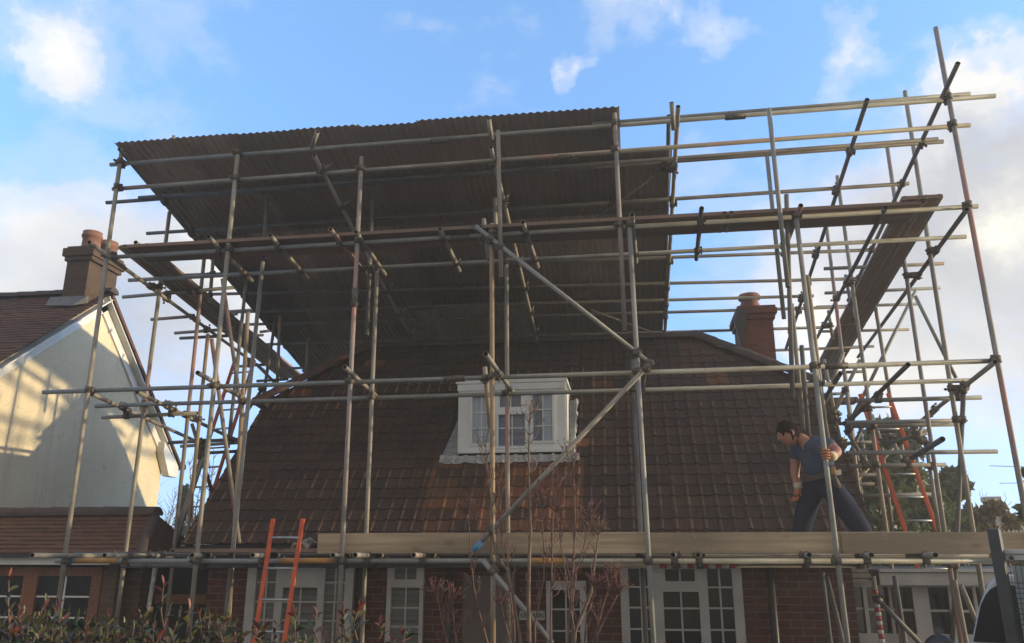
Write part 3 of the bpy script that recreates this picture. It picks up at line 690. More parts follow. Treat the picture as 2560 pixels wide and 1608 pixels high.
# ------------------------------------------------------------------ neighbouring white house
GX = -8.0
def neighbour():
    h = thing('white_house', (GX - 2, 11, 0), 'cream rendered house with brown tiled roof and tall gable facing the scaffold', 'house')
    ap = PX(262, 735, GX); er = PX(415, 1115, GX); el = PX(0, 890, GX)
    sl = (ap.z - el.z) / (ap.y - el.y); sr = (ap.z - er.z) / (er.y - ap.y)
    yl = 8.75; yr = 13.3
    zl = ap.z - sl * (ap.y - yl) - .1; zr_ = ap.z - sr * (yr - ap.y) - .1
    w = MB()
    w.prism([(GX, yl, 0), (GX, yr, 0), (GX, yr, zr_), (GX, ap.y, ap.z - .1), (GX, yl, zl)], (-6, 0, 0)); w.build('wall', M['render'], h)
    oh = 0.15                        # verge overhang
    dvl = Vector((0, ap.y - yl + .35, sl * (ap.y - yl + .35))); L = dvl.length; dvl.normalize()
    org = (0, yl - .35, ap.z - sl * (ap.y - yl + .35))
    rf = tiled_slope('roof', [M['tile_plain']], org, (1, 0, 0), dvl, (GX - 6.0, GX + oh), L, 0.165, 0.10, lambda *a: 0, h, None, prof='flat', lap=.016, seg=4, seed=4)
    s = MB()
    ze = ap.z - sr * (yr + .35 - ap.y)
    s.prism([(GX + oh, ap.y, ap.z + .01), (GX + oh, yr + .35, ze + .01), (GX + oh, yr + .35, ze - .06), (GX + oh, ap.y, ap.z - .07)], (-6 - oh, 0, 0))
    s.build('rear_roof', M['tile_plain'], rf)
    half = MB(); half_round(half, [(GX - 6, ap.y, ap.z), (GX + oh, ap.y, ap.z)], .11); half.build('ridge_tile', M['ridge_tile'], rf)
    # white soffits and barge boards under both verges
    b = MB()
    for (ya, za, yb_, zb_) in ((yl - .35, ap.z - sl * (ap.y - yl + .35), ap.y, ap.z), (ap.y, ap.z, yr + .35, ze)):
        n = Vector((0, -(zb_ - za), yb_ - ya)).normalized(); A, B = Vector((GX, ya, za)), Vector((GX, yb_, zb_))
        x = Vector((oh - .012, 0, 0))
        b.prism([A + x - n * .085, B + x - n * .085, B - n * .085, A - n * .085], -n * .018)
        b.prism([A - n * .245 + Vector((.002, 0, 0)), B - n * .245 + Vector((.002, 0, 0)), B - n * .105 + Vector((.002, 0, 0)), A - n * .105 + Vector((.002, 0, 0))], (.028, 0, 0))
    b.build('barge_board', M['white_wood'], rf)
    bk = MB(); e = Vector((GX, yr + .32, ze - .05)); bk.prism([e + Vector((.012, -.55, .36)), e + Vector((.012, -.02, -.03)), e + Vector((.012, -.02, -.2)), e + Vector((.012, -.30, -.2)), e + Vector((.012, -.55, .18))], (.13, 0, 0)); bk.build('eaves_box', M['white_wood'], rf)
    g = MB(); g.cyl((GX - 6, yr + .40, ze - .06), (GX + oh + .05, yr + .40, ze - .06), .055); g.build('gutter', M['black'], h)
    # chimney
    cy0, cy1 = PX(213, 748, GX).y, PX(287, 756, GX).y; zt = PX(231, 619, GX).z
    cx0 = GX - .40; c = MB(); c.box((cx0, cy0, 4.6), (GX - .02, cy1, zt - .2))
    c.box((cx0 - .03, cy0 - .03, zt - .1995), (GX + .03, cy1 + .03, zt - .13)); c.box((cx0 - .06, cy0 - .06, zt - .1295), (GX + .06, cy1 + .06, zt - .0)); c.box((cx0 - .02, cy0 - .02, zt + .0005), (GX + .05, cy1 + .02, zt + .04))
    ch = c.build('chimney', M['brick_old'], h, bevel=.006)
    for (y, r) in ((cy0 + .2, .135), (cy0 + .62, .135)):
        p = MB(); p.lathe((GX - .19, y, zt + .04), [(.02, 0), (r * 1.1, 0), (r, .05), (r * .97, .2), (r * 1.12, .21), (r * 1.12, .25), (r * 1.0, .26), (r * 1.06, .30), (r * .85, .31), (r * .8, 0)]); p.build('chimney_pot', M['clay'], ch)
    f = MB(); f.prism([PX(150, 765, GX - .25), (GX - .55, cy0 - .12, 5.74), (GX - .1, cy0 - .12, 5.72), (GX + .06, cy0 - .02, 5.78), (GX + .06, cy0 - .02, 5.9), (GX - .55, cy0 - .02, 5.9)][1:], (0, -.012, 0)); f.build('chimney_flashing', M['lead_dark'], ch)
neighbour()

# garage extension with brown tiles beside the white house
def extension():
    h = thing('garage', (-6.6, 9.2, 0), 'low brown tiled garage with timber framed windows below the white gable', 'garage')
    xr = -5.34; ry, rz = 9.35, 2.63; ey, ez = 8.62, 2.15
    w = MB(); w.box((-9.2, 8.86, 0), (-6.5, 9.9, 2.1)); w.build('wall', M['brick_brown'], h)
    pr = MB(); a, b = PY(256, 1450, 8.78).x, PY(291, 1450, 8.78).x; pr.box((a, 8.78, 0), (b, 9.2, 2.05)); pr.build('pier', M['brick_brown'], h)
    sw = MB(); sw.box((-5.75, 9.0, 0), (-5.5, 9.9, 2.12)); sw.build('side_wall', M['brick_brown'], h)
    dv = Vector((0, ry - ey, rz - ez)); L = dv.length; dv.normalize()
    def lim(s): return -9.4, xr - .30 * (s / L)
    rf = tiled_slope('roof', [M['tile_plain']], (0, ey, ez), (1, 0, 0), dv, (-9.4, xr + .04), L, .165, .085, lambda *a: 0, h, lim, prof='flat', lap=.016, seg=4, seed=9)
    s = MB(); s.add([(xr, ey, ez), (xr, 10.08, ez), (xr - .3, ry, rz)], [(0, 1, 2)]); s.add([(-9.4, 10.08, ez), (xr, 10.08, ez), (xr - .3, ry, rz), (-9.4, ry, rz)], [(0, 3, 2, 1)]); s.build('rear_roof', M['tile_plain'], rf)
    r_ = MB(); half_round(r_, [(-9.4, ry, rz - .03), (xr - .28, ry, rz - .03)], .12); half_round(r_, [(xr + .02, ey, ez - .02), (xr - .3, ry, rz - .04)], .06); r_.build('ridge_tile', M['ridge_tile'], rf)
    f = MB(); f.box((-9.4, ey + .02, ez - .115), (PY(271, 1400, ey).x, ey + .045, ez - .03)); f.build('fascia', M['white_wood'], h)
    f = MB(); f.box((-9.4, ey - .06, ez - .04), (xr, ey + .019, ez + .0)); f.build('gutter', M['gutter'], h)
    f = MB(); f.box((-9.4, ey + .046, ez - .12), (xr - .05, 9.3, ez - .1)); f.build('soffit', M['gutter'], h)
    Yw = 8.80; X = lambda p: PY(p, 1480, Yw).x; Zz = lambda p: PY(150, p, Yw).z
    L = [(X(-90), X(55), .7, Zz(1440), 2, [Zz(1492), Zz(1545)]), (X(90), X(226), .7, Zz(1440), 2, [Zz(1492), Zz(1545)])]
    fo = window(h, 'window', Yw, X(-130), X(251), .6, Zz(1418), L, M['brown_wood'], None); glazing(fo, Yw, L, M['glass'], M['white_wood'])
extension()

# flat roofed garage with white glazed doors at the right of the house
def right_garage():
    h = thing('garage', (3.4, 9.6, 0), 'flat roofed garage with white glazed doors behind the right hand scaffold', 'garage')
    Y = 9.6; x0 = 2.27; x1 = 6.2
    X = lambda p: PY(p, 1500, Y).x; Z = lambda p: PY(2300, p, Y).z
    w = MB(); w.box((x0, Y + .08, 0), (x1, Y + .3, 1.86)); w.box((x0, Y + .3, 0), (x0 + .25, Y + 4, 1.86)); w.box((x1 - .25, Y + .3, 0), (x1, Y + 4, 1.86)); w.build('wall', M['brick'], h)
    f = MB(); f.box((x0 + .3, Y - .18, Z(1462)), (x1 + .1, Y - .155, Z(1432))); f.box((x0 + .3, Y - .21, Z(1430)), (x1 + .1, Y - .15, Z(1422))); f.build('fascia', M['shaded_white'], h)
    rf = MB(); rf.box((x0 + .3, Y - .149, Z(1462)), (x1 + .1, Y + 4.1, Z(1424))); rf.build('flat_roof', M['gutter'], h)
    b = MB()
    for k in range(6):
        zz = Z(1458) + k * .055
        b.box((x0 - .02 + .02 * (k % 2), Y - .17, zz), (x0 + .20 + .02 * (k % 2), Y - .06, zz + .045))
    b.build('corbel', M['mortar'], h)
    zt, zb = Z(1468), Z(1585)
    L = [(X(2136), X(2158), zb, zt, 1, [Z(1523)]), (X(2168), X(2222), zb, zt, 1, [Z(1525)]), (X(2230), X(2282), zb, zt, 1, [Z(1526)]), (X(2322), X(2372), zb, zt, 1, [Z(1527)]), (X(2380), X(2434), zb, zt, 1, [Z(1528)]), (X(2442), X(2500), zb, zt, 1, [Z(1529)])]
    fo = window(h, 'window', Y - .0, X(2128), X(2512), .5, Z(1452), L, M['shaded_white'], None); glazing(fo, Y, L, M['glass'], M['shaded_white'], .024)
right_garage()
def side_screen():  # boards added to darken the gap where the pale wall showed through
    g = thing('gap_screen', (-5.12, 9.3, 0), 'dark boarded screen added to darken the gap between house and brown garage', 'gap_screen')
    m = MB(); m.box((-5.5, 9.32, .05), (-4.76, 9.36, 2.05)); m.build('boards', M['dark_gap'], g)
    m = MB(); m.box((-5.48, 9.29, .5), (-4.78, 9.319, .6)); m.build('rail', M['brown_wood'], g)
    m = MB(); m.box((-5.48, 9.29, 1.6), (-4.78, 9.319, 1.7)); m.build('rail', M['brown_wood'], g)
side_screen()

# ------------------------------------------------------------------ scaffolding
RT = 0.0228
def tube_mesh(L, r=RT, n=12, sleeve=None):
    mb = MB(); ri = r * .82
    o = len(mb.v)
    rings = [(ri * .98, .09), (ri, 0.0), (r, 0.0), (r, L), (ri, L), (ri * .98, L - .09)]
    for rr, z in rings:
        for i in range(n):
            an = 2 * math.pi * i / n; mb.v.append(Vector((rr * math.cos(an), rr * math.sin(an), z)))
    for k in range(5):
        for i in range(n):
            j = (i + 1) % n; mb.f.append([k * n + i, k * n + j, (k + 1) * n + j, (k + 1) * n + i]); mb.m.append(1 if k in (0, 4) else 0); mb.sm.append(k == 2)
    mb.f.append([i for i in range(n)][::-1]); mb.m.append(1); mb.sm.append(False)
    mb.f.append([5 * n + i for i in range(n)]); mb.m.append(1); mb.sm.append(False)
    return mb
SC = {}      # scaffold root -> list of (object, a, b)
def tube(root, name, a, b, mat='tube', r=RT):
    a, b = Vector(a), Vector(b); L = (b - a).length
    q = Vector((0, 0, 1)).rotation_difference((b - a).normalized())
    o = tube_mesh(L, r).build(name, [M[mat], M['hole']], None, Matrix.Translation(a) @ q.to_matrix().to_4x4())
    adopt(o, root); SC.setdefault(root.name, []).append((o, a, b)); return o
PL = {'Y': PY, 'X': PX, 'Z': PZ, 'C': PC, 'R': PR}
def at(px, py, spec): return PL[spec[0]](px, py, spec[1])
def T(root, name, x0, y0, x1, y1, spec, mat='tube', spec1=None, ground=False, dy=0.0, r=RT):
    a = at(x0, y0, spec); b = at(x1, y1, spec1 or spec)
    if dy: a.y += dy; b.y += dy
    if ground and b.z > 0:          # carry the line down to its base plate
        t = (b - a); t = t * (1 / abs(t.z)); b = b + t * (b.z - .02)
    return tube(root, name, a, b, mat, r)
def ring(mb, c, t, r, w, n=10):
    t = Vector(t).normalized(); mb.cyl(Vector(c) - t * w / 2, Vector(c) + t * w / 2, r, r, n)
def make_coupler(tubeobj, root, p, q, t1, t2, rs):
    mb = MB(); t1, t2 = t1.normalized(), t2.normalized(); d = (q - p)
    if d.length < 1e-4: d = t1.orthogonal() * .001
    dn = d.normalized(); mid = (p + q) / 2
    ring(mb, p, t1, .0335, .062); ring(mb, q, t2, .0335, .062)
    s1 = t1.cross(dn).normalized(); s2 = t2.cross(dn).normalized()
    mb.bar(mid - s1 * .034, mid + s1 * .034, .052, max(.03, d.length * .6), up=dn)
    for c, t, s, sg in ((p, t1, s1, rs.choice((-1, 1))), (q, t2, s2, rs.choice((-1, 1)))):
        u = t.cross(s).normalized()
        base = c + s * sg * .042
        mb.cyl(base - u * .035, base + u * .055, .0075, n=6); mb.cyl(base + u * .032, base + u * .048, .014, n=6)
        mb.bar(c + s * sg * .028, c + s * sg * .054, .05, .022, up=u)
    o = mb.build('coupler', M['coupler']); adopt(o, tubeobj)
def closest(a0, a1, b0, b1):
    u = a1 - a0; v = b1 - b0; w = a0 - b0; a = u.dot(u); b = u.dot(v); c = v.dot(v); d = u.dot(w); e = v.dot(w); D = a * c - b * b
    if D < 1e-6 * a * c + 1e-12: return None
    s = min(1, max(0, (b * e - c * d) / D)); t = (b * s + e) / c
    if t < 0 or t > 1: t = min(1, max(0, t)); s = min(1, max(0, (b * t - d) / a))
    return a0 + u * s, b0 + v * t, s, t
def couple(root, maxd=0.095, limit=99):
    rs = random.Random(11); L = SC[root.name]; k = 0; done = []
    cand = []
    for i in range(len(L)):
        for j in range(i + 1, len(L)):
            t1 = L[i][2] - L[i][1]; t2 = L[j][2] - L[j][1]
            if abs(t1.normalized().dot(t2.normalized())) > .93: continue
            r_ = closest(L[i][1], L[i][2], L[j][1], L[j][2])
            if r_ is None: continue
            p, q, s, t = r_
            if (p - q).length > maxd or p.z < .3: continue
            cand.append((p, q, L[i], t1, t2))
    for p, q, li, t1, t2 in cand:
        if any((p - c).length < .07 for c in done): continue
        done.append(p); make_coupler(li[0], root, p, q, t1, t2, rs); k += 1
        if k >= limit: break
def sleeve(tubeobj, root, p, t, L=.2, mat='coupler'):
    mb = MB(); ring(mb, p, t, .031, L); t = Vector(t).normalized(); u = t.orthogonal().normalized()
    for s in (-.06, .06): mb.cyl(p + t * s - u * .045, p + t * s + u * .045, .008, n=6)
    adopt(mb.build('joint_sleeve', M[mat]), tubeobj)

front = thing('scaffold', (-1, 7.9, 0), 'grey tube scaffold standing along the whole house front below the tin canopy', 'scaffold', 'tube scaffolds round the house')
left = thing('scaffold', (-5.4, 9.5, 0), 'narrow tube scaffold in the gap between the house and the cream gable', 'scaffold', 'tube scaffolds round the house')
right = thing('scaffold', (3.2, 9.5, 0), 'open tube scaffold rising around the house end with the brick chimney', 'scaffold', 'tube scaffolds round the house')
canopy = thing('temporary_roof', (-2.4, 10, 0), 'sloping temporary roof of rusty corrugated sheets held on scaffold tubes above the house', 'canopy')

FY = 7.5; LY = 7.555; IY = 8.3
def scaffold_front():
    F = ('Y', FY); Lg = ('Y', LY); I = ('Y', IY)
    st = lambda *a, **k: T(front, 'standard', *a, **k)
    st(305, 372, 149, 1487, F, 'tube_warm', ground=True)
    st(595, 380, 473, 1575, F, 'tube_warm', ground=True)
    f3 = st(904, 393, 849, 1508, F, 'tube_red', ground=True)
    st(1245, 327, 1253, 695, ('Y', FY - .05), 'tube_warm')
    st(1229, 560, 1233, 1600, F, 'tube_rust', ground=True)
    st(1209, 548, 1222, 650, ('Y', 7.62), 'tube')
    st(1536, 283, 1562, 828, ('Y', FY), 'tube_red')
    st(1573, 562, 1634, 1607, F, 'tube', ground=True, dy=.0)
    st(1990, 540, 2119, 1607, F, 'tube', ground=True)
    st(2339, 69, 2556, 1240, F, 'tube_red', ground=True)
    st(1212, 918, 1226, 1070, ('Y', 7.60), 'tube_rust')
    # inner row beside the eaves
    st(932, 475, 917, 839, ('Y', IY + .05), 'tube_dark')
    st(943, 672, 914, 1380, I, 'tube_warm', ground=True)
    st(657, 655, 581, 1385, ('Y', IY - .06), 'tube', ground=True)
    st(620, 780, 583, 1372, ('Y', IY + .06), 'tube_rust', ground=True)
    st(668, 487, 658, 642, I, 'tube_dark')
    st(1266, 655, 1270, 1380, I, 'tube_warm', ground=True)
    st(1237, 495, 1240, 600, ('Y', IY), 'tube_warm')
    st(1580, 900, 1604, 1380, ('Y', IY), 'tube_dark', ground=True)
    st(2013, 760, 2070, 1100, I, 'tube_warm'); 
    # ledgers
    lg = lambda *a, **k: T(front, 'ledger', *a, **k)
    l0 = lg(140, 1403, 2483, 1402.5, Lg, 'tube')
    lg(186, 1385, 2470, 1390, ('Y', IY + .05), 'tube_dark', dy=.0)
    l1 = lg(108, 981, 2496, 902, Lg, 'tube')
    lg(239, 1015, 2427, 951, ('Y', IY + .055), 'tube')
    l3 = lg(285, 643, 2444, 516, Lg, 'tube')
    lg(322, 701, 2415, 592, ('Y', IY + .055), 'tube')
    l4 = lg(276, 412, 2488, 240, Lg, 'tube')
    lg(1480, 311, 2425, 235.5, ('Y', LY + .055), 'tube')
    l5 = lg(282, 473, 2425, 313, Lg, 'tube_warm')
    # painted lengths and joint sleeves
    for px, w, m in ((245, .42, 'yellow_sleeve'), (775, .58, 'yellow_sleeve'), (1368, .34, 'yellow_sleeve')):
        p = PY(px, 1402, LY); mb = MB(); ring(mb, p, (1, 0, 0), .0265, w, 12); adopt(mb.build('painted_length', M[m]), l0)
    sleeve(l1, front, PY(1136, 947, LY), (1, 0, 0)); sleeve(l1, front, PY(2090, 915, LY), (1, 0, 0)); sleeve(l3, front, PY(1152, 594, LY), (1, 0, 0)); sleeve(l4, front, PY(1100, 352, LY), (1, 0, 0)); sleeve(l5, front, PY(1420, 392, LY), (1, 0, 0)); sleeve(l4, front, PY(1838, 292, LY), (1, 0, 0))
    sleeve(f3, front, PY(887, 745, FY), (0, 0, 1))
    # transoms
    tr = lambda *a, **k: T(front, 'transom', *a, **k)
    def trz(x0, y0, x1, y1, z, m='tube_warm'): tr(x0, y0, x1, y1, ('Z', z), m)
    Zp = 5.25
    def trp(x0, y0, x1, y1, z=Zp, m='tube_warm', Yb=8.6):    # true plan direction from the visible front end
        a = PZ(x0, y0, z); b = PZ(x1, y1, z); d = (b - a); d = d * ((Yb - a.y) / d.y) if d.y > .05 else Vector((0, Yb - a.y, 0))
        d.z = 0; tube(front, 'transom', a, a + d, m)
    trp(521, 592, 611, 683); trp(675, 588, 768, 695); trp(826, 573, 914, 685, m='tube_red'); trp(890, 580, 962, 685); trp(1100, 573, 1146, 671); trp(1307, 556, 1345, 668)
    trp(1580, 537, 1590, 650); trp(1754, 521, 1742, 638, m='tube_dark'); trp(2002, 514, 1973, 593, m='tube_red')
    trp(494, 932, 610, 997, 3.80); trp(862, 918, 943, 993, 3.80); trp(1214, 885, 1278, 974, 3.80); trp(1612, 930, 1600, 1000, 3.80, 'tube_dark')
    # lower transoms: their open ends stick out towards the street
    for (x0, y0, x1, y1) in ((82, 1378, 185, 1391), (262, 1381, 322, 1392), (480, 1388, 500, 1391), (632, 1382, 660, 1388), (832, 1382, 850, 1390), (888, 1378, 922, 1389), (1034, 1378, 1060, 1388), (1682, 1381, 1686, 1392), (1745, 1381, 1747, 1392), (2023, 1386, 2016, 1394), (2178, 1383, 2164, 1392), (2338, 1381, 2310, 1392)):
        z = 2.128; yy0, yy1 = 6.95, 7.6
        if y0 > 1380: yy0 = 7.1
        a = PY(x0, y0, yy0); b = PY(x1, y1, yy1); a.z = b.z = z
        d = (b - a) * ((8.65 - a.y) / (b.y - a.y)); d.x = min(max(d.x, -.75), .75)
        tube(front, 'transom', a, a + d, 'tube_warm')
    # braces
    br = lambda *a, **k: T(front, 'brace', *a, **k)
    br(1189, 566, 1632, 914, ('Y', FY - .055), 'tube')
    b2 = br(1614, 920, 1182, 1376, ('Y', FY - .06), 'tube_warm')
    p = PY(1193, 1366, FY - .06); q = PY(1614, 920, FY - .06); mb = MB(); ring(mb, p, q - p, .0262, .11, 12); adopt(mb.build('tape_band', M['blue_tape']), b2)
    br(1208, 1402, 1382, 1608, ('Y', FY - .055), 'tube')
    # low second ledger, striped tape and the posts standing in the shade under the lift
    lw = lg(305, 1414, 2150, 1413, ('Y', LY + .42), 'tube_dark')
    mb = MB(); mb2 = MB(); p0, p1 = PY(1632, 1414, LY + .42), PY(1840, 1414, LY + .42); n = 12
    for i in range(n): (mb if i % 2 else mb2).cyl(p0.lerp(p1, i / n), p0.lerp(p1, (i + 1) / n), .027, n=10)
    mb.v and adopt(mb.build('striped_tape', M['tape_red']), lw); mb2.v and adopt(mb2.build('striped_tape', M['tape_white']), lw)
    sp = st(2183, 1440, 2206, 1608, ('Y', 8.4), 'tube_warm', ground=True)
    p0, p1 = PY(2187, 1475, 8.4), PY(2206, 1608, 8.4); n = 12; ms = [MB(), MB()]
    for i in range(n): ms[i % 2].cyl(p0.lerp(p1, i / n), p0.lerp(p1, (i + .98) / n), .026, n=10)
    adopt(ms[0].build('striped_tape', M['tape_red']), sp); adopt(ms[1].build('striped_tape', M['tape_white']), sp)
    st(2236, 1440, 2263, 1608, ('Y', 8.5), 'tube_dark', ground=True); st(2386, 1450, 2416, 1608, ('Y', 8.6), 'tube_warm', ground=True); st(2066, 1440, 2108, 1608, ('Y', 8.3), 'tube_dark', ground=True); st(2055, 1430, 2076, 1608, ('Y', 8.45), 'tube_dark', ground=True); st(388, 1420, 358, 1608, ('Y', 8.3), 'tube', ground=True)
    br(2186, 1490, 2300, 1608, ('Y', 8.35), 'tube_dark'); br(2402, 1462, 2445, 1565, ('Y', 8.55), 'tube_warm')
    # base plates
    for o, a, b in list(SC[front.name]):
        if o.name.startswith('standard') and b.z < .1:
            mb = MB(); mb.box((b.x - .075, b.y - .075, .005), (b.x + .075, b.y + .075, .013)); adopt(mb.build('base_plate', M['coupler']), o)
    couple(front, limit=99)
scaffold_front()

def scaffold_left():
    st = lambda *a, **k: T(left, 'standard', *a, **k)
    st(424, 530, 314, 1380, ('X', -5.42), 'tube_warm', ground=True)
    st(511, 640, 449, 1240, ('X', -5.2), 'tube_red', ground=True)
    st(520, 835, 470, 1330, ('X', -5.2), 'tube_rust', ground=True)
    st(535, 620, 524, 760, ('X', -5.25), 'tube')
    st(617, 690, 570, 1120, ('X', -5.02), 'tube')
    st(690, 790, 655, 1010, ('X', -5.1), 'tube_dark'); st(771, 845, 765, 930, ('X', -4.95), 'tube_warm')
    st(604, 800, 590, 960, ('X', -5.3), 'tube'); st(700, 790, 693, 960, ('X', -5.0), 'tube_warm')
    O = ('Z', 5.2)
    lg = lambda *a, **k: T(left, 'ledger', *a, **k)
    lg(223, 606, 668, 932, O, 'tube_warm'); lg(339, 606, 760, 945, ('Z', 5.36), 'tube_warm')
    lg(225, 983, 505, 1110, ('Z', 3.75), 'tube_red'); lg(343, 980, 567, 1090, ('Z', 3.75), 'tube_warm')
    tr = lambda x0, y0, x1, y1, Y, m='tube': T(left, 'transom', x0, y0, x1, y1, ('Y', Y), m)
    tr(307, 743, 585, 719, 9.0); tr(378, 799, 480, 791, 9.9, 'tube_red'); tr(437, 833, 600, 821, 10.3, 'tube'); tr(450, 846, 600, 838, 10.35, 'tube_dark')
    tr(463, 693, 570, 685, 9.4); tr(573, 779, 640, 774, 11.5, 'tube_dark'); tr(560, 789, 593, 785, 10.9, 'tube'); tr(650, 830, 676, 827, 12.0, 'tube_dark'); tr(630, 839, 658, 838, 11.9, 'tube_dark')
    tr(240, 1016, 432, 1008, 8.5); tr(255, 1044, 493, 1033, 8.65, 'tube_warm'); tr(421, 1107, 610, 1098, 9.9, 'tube_dark'); tr(452, 1116, 640, 1104, 10.4); tr(490, 1134, 600, 1128, 10.6, 'tube_dark'); tr(586, 917, 660, 912, 12.2, 'tube_dark'); tr(642, 953, 720, 948, 11.8, 'tube_dark')
    br = lambda *a, **k: T(left, 'brace', *a, **k)
    br(529, 848, 598, 1358, ('Y', 8.45), 'tube_red'); br(556, 698, 612, 1085, ('Y', 8.75), 'tube_red')
    br(517, 1120, 433, 1375, ('X', -5.35), 'tube'); br(509, 1125, 428, 1372, ('X', -5.42), 'tube_red'); br(480, 1060, 530, 1230, ('Y', 9.9), 'tube_dark')
    br(654, 975, 600, 1055, ('Y', 10.9), 'tube_dark'); br(640, 910, 690, 960, ('Y', 11.2), 'tube_dark')
    couple(left, .12)
scaffold_left()

def scaffold_right():
    st = lambda *a, **k: T(right, 'standard', *a, **k)
    st(2262, 228, 2444, 1400, ('X', 3.2), 'tube_warm', ground=True)
    st(2218, 368, 2372, 1400, ('X', 3.2), 'tube_red', ground=True)
    st(2093, 440, 2226, 1400, ('X', 2.72), 'tube_warm', ground=True)
    st(2063, 540, 2168, 1400, ('X', 2.68), 'tube_red', ground=True)
    st(2188, 765, 2236, 1060, ('X', 3.2), 'tube_warm')
    st(1917, 385, 1960, 797, ('Y', 8.42), 'tube'); st(1922, 272, 1970, 718, ('Y', FY - .05), 'tube')
    st(1966, 487, 1982, 1000, ('Y', 7.62), 'tube_dark'); st(2004, 864, 2021, 1090, ('Y', 8.2), 'tube_dark'); st(1979, 760, 2009, 1075, ('Y', 8.45), 'tube_warm')
    st(2018, 690, 2063, 1060, ('Y', 8.35), 'tube_rust'); st(2114, 688, 2134, 800, ('X', 3.0), 'tube_dark'); st(2071, 777, 2082, 850, ('X', 2.9), 'tube_warm'); st(2113, 930, 2166, 1330, ('X', 3.35), 'tube_warm', ground=False)
    st(2409, 975, 2390, 1400, ('X', 3.26), 'tube_dark', ground=True); st(2316, 1110, 2348, 1330, ('X', 3.32), 'tube'); st(2180, 1038, 2200, 1100, ('X', 3.0), 'tube'); st(2225, 1085, 2262, 1170, ('X', 3.3), 'tube_warm'); st(2250, 1090, 2262, 1160, ('X', 3.4), 'tube_warm'); st(2075, 1140, 2086, 1330, ('X', 2.75), 'tube_warm'); st(2060, 900, 2100, 1100, ('X', 2.55), 'tube_warm')
    lg = lambda *a, **k: T(right, 'ledger', *a, **k)
    lg(2417, 524, 2145, 893, ('Z', 5.17), 'tube_dark'); lg(2214, 519, 2042, 846, ('Z', 5.25), 'tube_dark')
    lg(2488, 905, 2255, 1090, ('Z', 3.72), 'tube_warm'); lg(2270, 912, 2125, 1052, ('Z', 3.72), 'tube_dark')
    lg(2356, 1098, 2280, 1145, ('Z', 3.0), 'tube_dark'); lg(2100, 935, 2053, 1012, ('Z', 3.78), 'tube_dark')
    tr = lambda x0, y0, x1, y1, Y, m='tube': T(right, 'transom', x0, y0, x1, y1, ('Y', Y), m)
    tr(2060, 672, 2359, 659, 10.0, 'tube_warm'); tr(2062, 733, 2350, 720, 11.1); tr(2040, 768, 2297, 760, 11.8); tr(2046, 829, 2272, 824, 12.7, 'tube_warm')
    tr(2138, 1002, 2453, 994, 8.7); tr(2115, 1057, 2416, 1051, 9.4); tr(2115, 1066, 2400, 1061, 9.5, 'tube_warm'); tr(2118, 1133, 2493, 1129, 8.9); tr(2100, 1166, 2364, 1162, 9.6, 'tube_warm'); tr(2186, 1079, 2324, 1076, 11.0, 'tube_dark'); tr(2190, 1089, 2255, 1087, 11.6, 'tube_dark'); tr(2064, 870, 2185, 866, 13.2, 'tube_dark'); tr(2080, 932, 2160, 929, 12.6, 'tube_dark'); tr(2060, 986, 2110, 984, 12.4, 'tube'); tr(1945, 922, 2190, 917, 11.6, 'tube_dark'); tr(2050, 1060, 2116, 1059, 10.5, 'tube_dark'); tr(2090, 1110, 2200, 1105, 10.8, 'tube_warm'); tr(2080, 1190, 2190, 1186, 10.5, 'tube_dark'); tr(2150, 1240, 2330, 1236, 10.6, 'tube')
    br = lambda *a, **k: T(right, 'brace', *a, **k)
    br(2288, 740, 2390, 945, ('Y', 10.6), 'tube'); br(2290, 725, 2128, 1050, ('Y', 10.9), 'tube'); br(2212, 1110, 2316, 1083, ('Y', 9.8), 'tube_dark'); br(2108, 880, 2062, 1010, ('Y', 9.8), 'tube_warm'); br(2150, 900, 2075, 1050, ('Y', 10.4), 'tube_warm'); br(2320, 1040, 2262, 1150, ('Y', 9.7), 'tube'); br(2118, 1080, 2160, 1150, ('Y', 9.6), 'tube_dark')
    for (x0, y0, x1, y1, X_, m) in ((2040, 985, 2062, 1090, 2.75, 'tube_warm'), (2052, 1000, 2080, 1100, 2.9, 'tube_rust'), (2126, 1050, 2150, 1180, 3.05, 'tube_warm'), (2148, 1060, 2166, 1165, 3.1, 'tube'), (2172, 1060, 2190, 1200, 3.1, 'tube_rust'), (2205, 1120, 2232, 1330, 3.25, 'tube_warm'), (2120, 1190, 2140, 1330, 2.9, 'tube_warm')):
        st(x0, y0, x1, y1, ('X', X_), m)
    for (x0, y0, x1, y1, Y_, m) in ((2100, 1140, 2185, 1120, 10.9, 'tube_dark'), (2095, 1215, 2200, 1208, 11.0, 'tube_warm'), (2110, 1165, 2160, 1060, 10.7, 'tube_dark'), (2180, 1180, 2240, 1110, 10.9, 'tube_warm'), (2090, 1260, 2170, 1170, 10.8, 'tube_rust')):
        tr(x0, y0, x1, y1, Y_, m)
    couple(right, .13)
scaffold_right()

